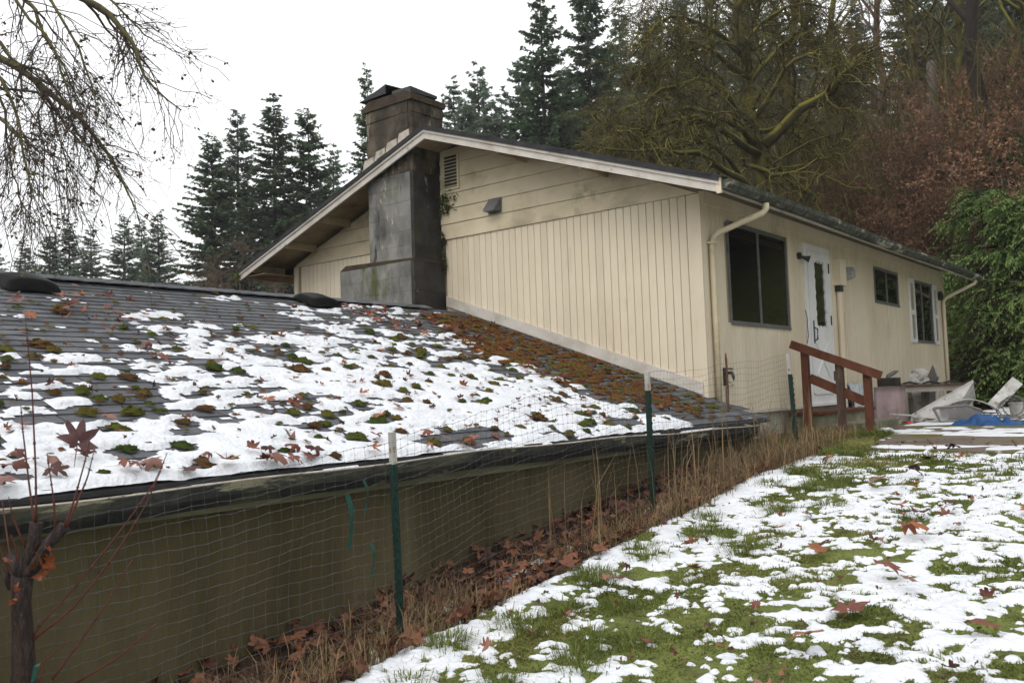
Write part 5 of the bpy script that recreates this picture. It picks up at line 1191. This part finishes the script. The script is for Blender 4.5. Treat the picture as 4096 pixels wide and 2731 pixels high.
limbs = [([(1752, 470), (1745, 400), (1735, 330), (1722, 250), (1712, 160), (1695, 60), (1690, -60)], 0, .3, 46, 20),
         ([(1738, 360), (1700, 330), (1660, 290), (1590, 268), (1530, 285), (1470, 300), (1400, 305)], -.2, -2.5, 22, 6),
         ([(1735, 330), (1690, 285), (1640, 255), (1590, 245), (1540, 258), (1490, 262)], -.2, -1.5, 18, 6),
         ([(1730, 290), (1690, 225), (1640, 185), (1600, 180), (1550, 195), (1490, 225), (1440, 250)], 0, -2.0, 18, 5),
         ([(1715, 180), (1660, 135), (1600, 100), (1560, 105), (1520, 150), (1500, 180)], 0, -1.2, 16, 5),
         ([(1708, 130), (1650, 75), (1600, 40), (1540, 30), (1490, 60), (1450, 130)], 0, -2, 15, 4),
         ([(1745, 440), (1690, 410), (1640, 370), (1600, 350), (1550, 340), (1480, 350), (1390, 345)], -.3, -3, 20, 5),
         ([(1700, 400), (1660, 340), (1610, 325), (1560, 335), (1500, 360), (1440, 330)], -.6, -2, 12, 4),
         ([(1755, 330), (1790, 290), (1850, 245), (1905, 205), (1945, 172), (1968, 150)], -.2, -1.2, 30, 17),
         ([(1728, 270), (1770, 215), (1800, 150), (1850, 125), (1900, 135), (1940, 170)], .2, -1, 16, 5),
         ([(1718, 200), (1760, 150), (1790, 95), (1830, 80), (1870, 100), (1900, 150)], 0, 1.5, 15, 5),
         ([(1705, 110), (1750, 60), (1800, 20), (1850, 0), (1900, 20)], 0, 1, 14, 5), ([(1692, 20), (1720, -40), (1760, -80), (1820, -90)], 0, 1, 14, 5), ([(1692, 0), (1650, -50), (1590, -80), (1530, -60), (1480, 0)], 0, -1, 13, 5),
         ([(1735, 380), (1760, 395), (1800, 405), (1850, 380), (1900, 365)], 0, -1, 14, 5), ([(1745, 300), (1800, 300), (1850, 320), (1890, 370)], 0, 1, 13, 4)]
mp_ = empty('mossy_maple', tuple(at(1752, 470, D0)[:2])+(float(gz(*at(1752, 470, D0)[:2])),)); tag(mp_, 'large moss-covered leafless maple with arching limbs behind the house', 'tree'); MPI = Matrix.Translation(-Vector(mp_.location))
LP, LR = [], []
for pts, da, db, w0, w1 in limbs:
    P = poly(pts, D0+da, D0+db, 9); P += gmt.normal(0, .04, P.shape); LP.append(P); LR.append(np.linspace(wr(w0), wr(w1), 9)*.88)
base = at(1752, 470, D0); LP[0][0] = base
mb = MB(); mb.tube([(base[0], base[1], mp_.location[2]-1), base], [wr(60), wr(46)], 10)
mb.tube(LP[0], LR[0], 10); o = mb.build('trunk', M['mossbark'], smooth=True); o.parent = mp_; o.matrix_parent_inverse = MPI
for P, r_ in zip(LP[1:], LR[1:]):
    o = MB().tube(P, r_, 7).build('limb', M['mossbark'], smooth=True); o.parent = mp_; o.matrix_parent_inverse = MPI
LP, LR = np.array(LP), np.array(LR)
A1, R1 = grow(LP[1:], LR[1:], 12, 1.6, (25, 75), -.10, 6, .42, .2, .3, .35, .1, gmt)
A0, R0 = grow(LP[:1], LR[:1], 26, 2.2, (40, 90), -.05, 6, .22, .15, .3, .3, 0, gmt)
A1 = np.vstack([A1, A0]); R1 = np.vstack([R1, R0])
A2, R2 = grow(A1, R1, 9, .8, (25, 75), -.15, 5, .55, .15, .3, .4, 0, gmt)
A3, R3 = grow(A2, R2, 6, .45, (20, 70), -.1, 4, .6, .2, .3, .4, 0, gmt)
mb = MB(); v, q = tubes(A1, R1, 5); mb.add(v, q); v, q = tubes(A2, np.maximum(R2, .010), 4); mb.add(v, q); o = mb.build('branches', M['mossbark'], smooth=True); o.parent = mp_; o.matrix_parent_inverse = MPI
mb = MB(); v, q = tubes(A3, np.maximum(R3, .006), 3); mb.add(v, q); o = mb.build('twigs', M['twig']); o.parent = mp_; o.matrix_parent_inverse = MPI; o['kind'] = 'stuff'

def bare_tree(name, label, x, y, H, seed, m_b, m_t, r0=.16, lean=(0, 0), n1=16, L1=.34, n2=9, n3=7, group=None, lift=.25, droop=-.03):
    g = np.random.default_rng(seed); z = float(gz(x, y)); e = empty(name, (x, y, z)); tag(e, label, 'tree', group)
    s = np.linspace(0, 1, 9)[:, None]; P = np.array([[lean[0]*H, lean[1]*H, H]])*s+np.cumsum(g.normal(0, H*.012, (9, 3)), 0)*np.array([1, 1, .2]); P[0] = (0, 0, -.4); r_ = r0*np.linspace(1, .12, 9)
    o = MB().tube(P, r_, 8).build('trunk', m_b, e, smooth=True)
    B1, S1 = grow(P[None], r_[None], n1, H*L1, (30, 65), droop*2, 7, .5, .22, .2, .22, lift, g)
    B2, S2 = grow(B1, S1, n2, H*L1*.42, (25, 65), droop*2, 5, .55, .2, .25, .3, .1, g)
    B3, S3 = grow(B2, S2, n3, H*L1*.2, (20, 65), droop, 4, .6, .15, .3, .35, .1, g)
    mb = MB(); v, q = tubes(B1, S1, 5); mb.add(v, q); v, q = tubes(B2, np.maximum(S2, .008), 3); mb.add(v, q); mb.build('branches', m_b, e, smooth=True)
    mb = MB(); v, q = tubes(B3, np.maximum(S3, .0055), 3); mb.add(v, q); o = mb.build('twigs', m_t, e); o['kind'] = 'stuff'; return e
def xy(u, d): p = at(u, 500, d); return p[0], p[1]
BT = [(1500, 31, 11, 'olive bare tree just left of the mossy maple', 201, 'mossbark', 'twig'), (1620, 36, 14, 'bare mossy tree behind the left maple limbs', 202, 'mossbark', 'twig'), (1850, 26, 14, 'bare mossy tree right of the maple trunk', 203, 'mossbark', 'twig'),
      (1930, 37, 17, 'tall bare tree behind the leaning maple limb', 204, 'mossbark', 'twig'), (2010, 29, 13, 'thin bare tree left of the broken snag', 205, 'twig_b', 'twig_b'), (2258, 27, 17, 'dark forked bare tree above the brown shrubs', 206, 'trunk', 'twig'), (2340, 30, 15, 'mossy bare tree at the right edge', 207, 'mossbark', 'twig'),
      (1400, 33, 8, 'low bare tree above the house ridge', 208, 'twig_b', 'twig'), (1760, 40, 16, 'bare tree straight behind the maple trunk', 209, 'mossbark', 'twig'), (2110, 36, 16, 'mossy bare tree behind the snag', 210, 'mossbark', 'twig'), (2200, 33, 15, 'bare tree between snag and forked tree', 211, 'mossbark', 'twig'), (1690, 45, 17, 'far bare tree behind the maple crown', 212, 'mossbark', 'twig'), (2440, 24, 14, 'bare tree just outside the right edge', 213, 'mossbark', 'twig')]
for i, (u, d, H, lab, seed, a, b) in enumerate(BT):
    x, y = xy(u, d); bare_tree('bare_tree', lab, x, y, H, seed, M[a], M[b], .13+.006*H, (gmt.normal(0, .05), gmt.normal(0, .05)), group='bare trees on the hillside')
# leafless brush far left behind the garage
for i, (u, d, H, lab) in enumerate(((395, 44, 6, 'low brown bare tree left of the tall grove'), (470, 42, 7, 'brown bare tree below the leftmost grove fir'), (545, 40, 7.5, 'bare tree below the slender grove fir'), (610, 40, 6.5, 'brown bare tree left of the house eave'))):
    x, y = xy(u, d); bare_tree('bare_tree', lab, x, y, H, 230+i, M['twig_b'], M['twig_b'], .09, group='bare trees left of the house')
# broken snag
p = at(2152, 470, 27); tp = at(2138, 148, 27); z0 = float(gz(p[0], p[1])); mb = MB()
mb.tube([(p[0], p[1], min(z0, p[2])-.5), p, at(2146, 330, 27), at(2140, 210, 27), tp, at(2136, 140, 27)], [.17, .16, .15, .14, .13, .05], 9)
M['snag'] = mat('grey_snag_wood', [(.07, .055, .05), (.13, .105, .095), (.17, .14, .12)], 4, .9, .5, 20, world=True, stretch=(2, 2, .6)); o = mb.build('snag', M['snag'], smooth=True); tag(o, 'broken grey-brown snag trunk standing above the brown shrubs', 'snag')

# ------------------------------------------------------------------ brown-leaved shrubs on the slope
M['shleaf'] = mat('brown_shrub_leaf', [(.15, .074, .045), (.26, .132, .08), (.345, .195, .12), (.40, .255, .155)], 2, .85, attr=True, ramp=[.05, .35, .7, .98], rnd=.32)
fol(M['shleaf'], .35)
def shrub(seed, H=3.2, W=2.2, nst=34, nl=8500):
    g = np.random.default_rng(seed); a = g.uniform(0, 6.28, nst); sp = g.uniform(.15, 1, nst)*W; s = np.linspace(0, 1, 6)
    P = np.stack([np.cos(a)[:, None]*sp[:, None]*s**1.3, np.sin(a)[:, None]*sp[:, None]*s**1.3, (H*g.uniform(.6, 1.05, nst))[:, None]*(s-.12*s**3)], -1)+np.cumsum(g.normal(0, .05, (nst, 6, 3)), 1)
    r_ = np.linspace(.022, .006, 6)[None]*np.ones((nst, 1)); B, S1 = grow(P, r_, 9, .8, (20, 60), -.05, 5, .6, .2, .3, .3, .15, g); C, S2 = grow(B, S1, 4, .4, (20, 65), -.05, 4, .6, .1, .3, .3, 0, g)
    mb = MB(); v, q = tubes(P, r_, 4); mb.add(v, q); v, q = tubes(B, np.maximum(S1, .004), 3); mb.add(v, q); v, q = tubes(C, np.maximum(S2, .003), 3); mb.add(v, q); st = mb.build('stems', M['twig_b'])
    idx = g.integers(0, len(C), nl); t = g.random(nl); p0, tg, _ = lerp_poly(C, S2, idx, t); d = nrm(tg+g.normal(0, .6, (nl, 3))); l = g.uniform(.03, .085, nl); n2 = nrm(np.cross(d, g.normal(size=(nl, 3))))*(l*.33)[:, None]
    V = np.stack([p0, p0+d*(l*.5)[:, None]+n2, p0+d*l[:, None], p0+d*(l*.5)[:, None]-n2], 1).reshape(-1, 3)
    fo = MB().add(V, np.arange(nl)[:, None]*4+np.array([[0, 1, 2, 3]]), attr=np.repeat(g.random(nl), 4)).build('leaves', M['shleaf']); a_, b_ = st.data, fo.data; bpy.data.objects.remove(st); bpy.data.objects.remove(fo); return a_, b_
SH = [shrub(1), shrub(2, 3.6, 1.9), shrub(3, 2.8, 2.5)]
gsx = np.random.default_rng(141)
place = [(1850, 26, .85, 'paler brown shrub directly above the house gutter'), (1905, 27, .95, 'brown shrub left of the snag, first row'), (1965, 25, .95, 'brown shrub behind the middle of the gutter'), (2030, 26, 1.1, 'tall brown shrub below the snag'), (2090, 24, 1.0, 'brown shrub above the small window'), (2150, 25, 1.25, 'large brown shrub at the foot of the snag'), (2195, 23.5, 1.0, 'brown shrub behind the far gutter end'), (2260, 24, 1.3, 'large rusty shrub left of the right edge'), (2330, 22.5, 1.25, 'rusty shrub at the right edge'), (2300, 28, 1.45, 'tallest rusty shrub below the forked tree'), (2210, 29, 1.4, 'rusty shrub behind the large one'), (2120, 30, 1.2, 'upper brown shrub behind the snag base'), (2020, 31, 1.0, 'upper brown shrub left of the snag'), (1920, 31, .9, 'upper brown shrub below the leaning limb'), (2390, 24, 1.4, 'rusty shrub beyond the right edge'), (2350, 30, 1.5, 'high rusty shrub in the upper right')]
for i, (u, d, s, lab) in enumerate(place):
    x, y = xy(u, d); e = empty('brown_shrub', (x, y, float(gz(x, y))-.1)); e.scale = (s, s, s); e.rotation_euler = (0, 0, i*1.3); a_, b_ = SH[i % 3]; link('stems', a_, e); link('leaves', b_, e); tag(e, lab, 'shrub', 'brown shrubs on the slope')
# left far shrubs behind the garage ridge
for i, (u, d, s, lab) in enumerate(((430, 36, 1.0, 'brown shrub showing over the garage ridge, left one'), (520, 35, 1.0, 'brown shrub showing over the garage ridge, middle one'), (590, 34, 1.0, 'brown shrub showing over the garage ridge beside the eave'), (655, 30, 1.1, 'brown shrub under the left eave of the house'))):
    x, y = xy(u, d); e = empty('brown_shrub', (x, y, float(gz(x, y))-.1)); e.scale = (s*1.3,)*3; a_, b_ = SH[i % 3]; link('stems', a_, e); link('leaves', b_, e); tag(e, lab, 'shrub', 'brown shrubs left of the house')

# ------------------------------------------------------------------ brush covering the hillside
gb = np.random.default_rng(151); N = 1350
u = 1330+1170*gb.random(N)**.75; d = gb.uniform(24, 52, N)
pp = np.array([at(a, 500, b) for a, b in zip(u, d)]); x, y = pp[:, 0], pp[:, 1]; z = gz(x, y); Hh = gb.uniform(1.8, 6.5, N); s = np.linspace(0, 1, 6)
le = gb.normal(0, .35, (N, 2))
P = np.stack([x[:, None]+le[:, :1]*Hh[:, None]*s**1.5, y[:, None]+le[:, 1:]*Hh[:, None]*s**1.5, z[:, None]-.2+Hh[:, None]*s], -1)+np.cumsum(gb.normal(0, .07, (N, 6, 3)), 1)
r_ = (.008*Hh)[:, None]*np.linspace(1, .25, 6)[None]
B, S1 = grow(P, r_, 6, 1.3, (25, 70), -.05, 4, .5, .2, .3, .3, .1, gb); C, S2 = grow(B, S1, 2, .6, (25, 70), -.1, 4, .6, .2, .4, .3, 0, gb)
mb = MB(); v, q = tubes(P, r_, 3); mb.add(v, q); v, q = tubes(B, np.maximum(S1, .009), 3); mb.add(v, q); v, q = tubes(C, np.maximum(S2, .008), 3); mb.add(v, q)
o = mb.build('hillside_brush', M['twig']); tag(o, 'tangle of olive brush covering the hillside', 'brush', kind='stuff')

# ------------------------------------------------------------------ cedars at the right
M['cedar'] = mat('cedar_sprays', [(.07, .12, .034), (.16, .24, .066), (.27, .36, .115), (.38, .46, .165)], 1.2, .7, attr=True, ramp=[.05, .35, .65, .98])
fol(M['cedar'], .4)
def cedar(seed, H=6.0, R_=2.6):
    g = np.random.default_rng(seed); Pb = []; Lb = []; h = .15
    while h < H*.98:
        f = h/H; l0 = R_*(1-f)**.7+.15
        for i in range(5):
            a = g.random()*6.28; l = l0*g.uniform(.45, 1.15); s = np.linspace(0, 1, 7)
            Pb.append(np.stack([np.cos(a)*s*l, np.sin(a)*s*l, h+l*(.25*s-.42*s**2)+g.normal(0, .05)], -1)); Lb.append(l)
        h += .24
    Pb = np.array(Pb); Lb = np.array(Lb); nb = len(Pb); C, S_ = grow(Pb, np.full((nb, 7), .02), 8, .75, (25, 60), -.55, 6, .5, .15, .3, .12, -.1, g)
    n_ = len(C); k = 13; idx = np.repeat(np.arange(n_), k); t = np.tile(np.linspace(.1, 1, k), n_); p0, tg, _ = lerp_poly(C, S_, idx, t)
    sd = nrm(np.cross(tg, np.array([0, 0, 1.0])))*np.where(np.arange(len(idx)) % 2, 1, -1)[:, None]; d = nrm(tg*.8+sd*.7+np.array([0, 0, -.35])+g.normal(0, .12, (len(idx), 3))); l = g.uniform(.07, .16, len(idx))*(1.15-.5*t); n2 = nrm(np.cross(d, np.array([.2, .1, 1.0])))*(l*.24)[:, None]
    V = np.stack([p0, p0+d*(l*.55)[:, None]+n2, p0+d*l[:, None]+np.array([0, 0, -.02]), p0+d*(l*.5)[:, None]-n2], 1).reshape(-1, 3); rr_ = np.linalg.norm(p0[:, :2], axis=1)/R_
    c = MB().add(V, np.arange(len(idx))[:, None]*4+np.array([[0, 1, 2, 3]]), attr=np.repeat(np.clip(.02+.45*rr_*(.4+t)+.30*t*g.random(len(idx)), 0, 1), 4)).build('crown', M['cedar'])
    mb = MB(); mb.tube([(0, 0, -.5), (0, 0, H*.5), (0, 0, H)], [.12, .07, .01], 8); v, q = tubes(Pb, np.linspace(.03, .006, 7)[None]*np.ones((nb, 1)), 3); mb.add(v, q); k_ = mb.build('trunk', M['trunk'])
    a_, b_ = c.data, k_.data; bpy.data.objects.remove(c); bpy.data.objects.remove(k_); return a_, b_
CD = [cedar(1), cedar(2, 5.0, 2.4)]
for i, (u, d, s, k, lab) in enumerate(((2255, 20.0, .80, 0, 'bright green cedar just past the house corner'), (2345, 19.2, .9, 1, 'taller green cedar at the right edge'), (2440, 18.5, .85, 0, 'cedar beyond the right edge'), (2325, 23.5, .7, 1, 'darker cedar behind the corner cedar'))):
    x, y = xy(u, d); e = empty('cedar_tree', (x, y, float(gz(x, y))-.1)); e.scale = (s,)*3; e.rotation_euler = (0, 0, i*2.1); a_, b_ = CD[k]; link('crown', a_, e); link('trunk', b_, e); tag(e, lab, 'tree', 'cedars at the house corner')
# sword ferns and low plants under the cedar
M['fern'] = mat('fern_frond', [(.02, .05, .012), (.05, .10, .02), (.08, .13, .03)], 4, .7, attr=True)
def fern(seed):
    g = np.random.default_rng(seed); mb = MB()
    for i in range(22):
        a = g.random()*6.28; l = g.uniform(.5, .85); s = np.linspace(0, 1, 12); P = np.stack([np.cos(a)*s*l*.8, np.sin(a)*s*l*.8, l*(1.0*s-.75*s**2)], -1); sd = np.array([-math.sin(a), math.cos(a), 0])
        for k in range(1, 12):
            w_ = .11*math.sin(math.pi*min(1, .12+s[k]*.88))+.01
            for sg in (1, -1): mb.add([P[k]-(P[k]-P[k-1])*.35, P[k]+(P[k]-P[k-1])*.3, P[k]+sd*sg*w_+np.array([0, 0, -.03])], None, [(0, 1, 2)], attr=g.random())
    o = mb.build('fern', M['fern']); me = o.data; bpy.data.objects.remove(o); return me
FN = [fern(1), fern(2)]
for i, (u, d, s, lab) in enumerate(((2236, 19.0, 1.0, 'sword fern right of the old table'), (2262, 18.6, 1.2, 'larger sword fern under the bright cedar'), (2290, 19.2, 1.0, 'sword fern below the taller cedar'), (2330, 22.5, 1.1, 'sword fern at the right edge'))):
    x, y = xy(u, d); o = link('sword_fern', FN[i % 2]); o.location = (x, y, float(gz(x, y))); o.scale = (s,)*3; o.rotation_euler = (0, 0, i); tag(o, lab, 'fern', 'ferns under the cedars')

# ------------------------------------------------------------------ maple whose branches hang into the upper left
gh2 = np.random.default_rng(161)
def z2(pts, oy=0): return [(a/2.2959/PXK, (oy+b/2.2959)/PXK) for a, b in pts]
M['branch'] = mat('lichen_branch', [(.03, .026, .014), (.06, .052, .022), (.085, .075, .03)], 6, .9, .4, 30, world=True); moss_top(M['branch'], (.10, .095, .02), .1, .6, 6, (.07, .06, .025))
M['twig_d'] = mat('dark_twigs', [(.035, .026, .022), (.06, .045, .036)], 3, .9, world=True)
DB = 9.0
bl_ = [(z2([(500, -160), (740, 0), (900, 80), (1000, 190), (1130, 370), (1180, 480), (1240, 700), (1400, 920), (1600, 1040)]), 62, 7), (z2([(-260, 440), (0, 540), (130, 620), (300, 720), (400, 820), (560, 950), (700, 1080), (850, 1230), (980, 1380), (1080, 1568), (1180, 1720), (1215, 1920), (1270, 2060)]), 60, 5),
       (z2([(300, -200), (480, 0), (600, 200), (720, 450), (830, 700), (860, 900), (870, 1010)]), 26, 6), (z2([(20, -120), (150, 0), (290, 170), (460, 280), (600, 550), (690, 800), (760, 1000)]), 26, 6), (z2([(-200, 200), (0, 330), (120, 480), (250, 610), (440, 580), (560, 700), (650, 860)]), 34, 8),
       (z2([(-250, 500), (0, 650), (130, 820), (220, 1080), (260, 1360), (310, 1620), (420, 1750)]), 30, 6), (z2([(-200, 760), (0, 870), (40, 1200), (70, 1400), (130, 1700), (150, 1890), (360, 2090)]), 26, 5), (z2([(-200, 900), (0, 1110), (150, 1180), (250, 1290), (420, 1300), (480, 1320)]), 24, 6), (z2([(350, 860), (450, 960), (520, 1120), (560, 1290), (620, 1500), (635, 1700), (650, 2020)]), 20, 5), (z2([(180, -60), (350, 40), (420, 220), (540, 420), (640, 620), (690, 850)]), 34, 7),
       (z2([(900, -100), (1050, 40), (1180, 180), (1320, 330), (1500, 400), (1740, 470)]), 22, 5), (z2([(640, 1050), (720, 1200), (800, 1330), (860, 1450), (900, 1520)]), 20, 6), (z2([(60, 1100), (240, 1280), (290, 1560), (300, 1800)]), 18, 5)]
tp0 = np.array([-10.9, -5.6]); tz = float(gz(*tp0))
tre = empty('overhanging_maple', (tp0[0], tp0[1], tz)); tag(tre, 'leafless maple with drooping mossy branches in the upper left', 'tree'); TRI = Matrix.Translation(-Vector(tre.location))
mb = MB(); mb.tube([(tp0[0], tp0[1], tz-.5), (tp0[0]+.1, tp0[1], 3), (tp0[0]+.3, tp0[1], 7), (tp0[0]+.3, tp0[1]+.2, 11)], [.42, .36, .28, .12], 12); o = mb.build('trunk', M['branch'], smooth=True); o.parent = tre; o.matrix_parent_inverse = TRI
LPs, LRs = [], []
for i, (pts, w0, w1) in enumerate(bl_):
    dd = gh2.uniform(-.8, .8); P = poly(pts, DB+dd, DB+dd-.8, 14); P += np.cumsum(gh2.normal(0, .012, P.shape), 0); c_ = 1/2.2959/3565.14*DB/2
    r_ = np.linspace(w0*c_*1.2, w1*c_*1.3, 14); LPs.append(P); LRs.append(r_)
    mb = MB(); mb.tube(P, r_, 7, cap=True)
    if i < 11:   # carry the limb back to the trunk, outside the picture
        q0 = np.array([tp0[0]+.25, tp0[1]+.1, min(10.5, P[0][2]+.5)]); md = (q0+P[0])/2+np.array([0, 0, .5]); mb.tube([q0, md, P[0]], [r_[0]*2.2, r_[0]*1.5, r_[0]], 7)
    o = mb.build('limb', M['branch'], smooth=True); o.parent = tre; o.matrix_parent_inverse = TRI
LPs, LRs = np.array(LPs), np.array(LRs)
A1, R1 = grow(LPs, LRs, 22, .85, (15, 50), -.22, 7, .42, .05, .25, .22, -.08, gh2)
A2, R2 = grow(A1, R1, 4, .42, (20, 60), -.1, 5, .55, .15, .35, .3, 0, gh2)
A3, R3 = grow(A2, R2, 1, .16, (20, 60), -.05, 4, .7, .2, .4, .3, 0, gh2)
mb = MB(); v, q = tubes(A1, np.maximum(R1, .0036), 4); mb.add(v, q); v, q = tubes(A2, np.maximum(R2, .0019), 3); mb.add(v, q); v, q = tubes(A3, np.maximum(R3, .0014), 3); mb.add(v, q)
o = mb.build('twigs', M['twig_d']); o.parent = tre; o.matrix_parent_inverse = TRI; o['kind'] = 'stuff'
N = 520; idx = gh2.integers(0, len(A2), N); p0, tg, _ = lerp_poly(A2, R2, idx, gh2.random(N)); mb = MB()
for i in range(N):   # hanging seed clusters and shrivelled leaves
    for k in range(3):
        d = nrm(gh2.normal(size=3)+np.array([0, 0, -1.0])); l = gh2.uniform(.015, .045); n2 = nrm(np.cross(d, gh2.normal(size=3)))*l*.4; p_ = p0[i]+gh2.normal(0, .01, 3); mb.add([p_, p_+d*l*.5+n2, p_+d*l, p_+d*l*.5-n2], [(0, 1, 2, 3)], attr=gh2.random())
o = mb.build('seed_clusters', mat('seed_cluster', [(.05, .028, .018), (.11, .06, .035), (.09, .085, .03)], 8, .85, attr=True)); o.parent = tre; o.matrix_parent_inverse = TRI; o['kind'] = 'stuff'
# ------------------------------------------------------------------ damp winter air
hz = MB().box(-330, 330, -60, 330, -6.5, 46).build('haze'); tag(hz, 'thin damp haze in the air', 'haze', kind='stuff')
hm = bpy.data.materials.new('haze'); hm.use_nodes = True; hn = hm.node_tree; hn.nodes.clear()
vo = hn.nodes.new('ShaderNodeVolumePrincipled'); vo.inputs['Color'].default_value = (.985, .99, 1.0, 1); vo.inputs['Density'].default_value = .0007; vo.inputs['Anisotropy'].default_value = .2
ho = hn.nodes.new('ShaderNodeOutputMaterial'); hn.links.new(vo.outputs[0], ho.inputs['Volume']); hz.data.materials.append(hm)
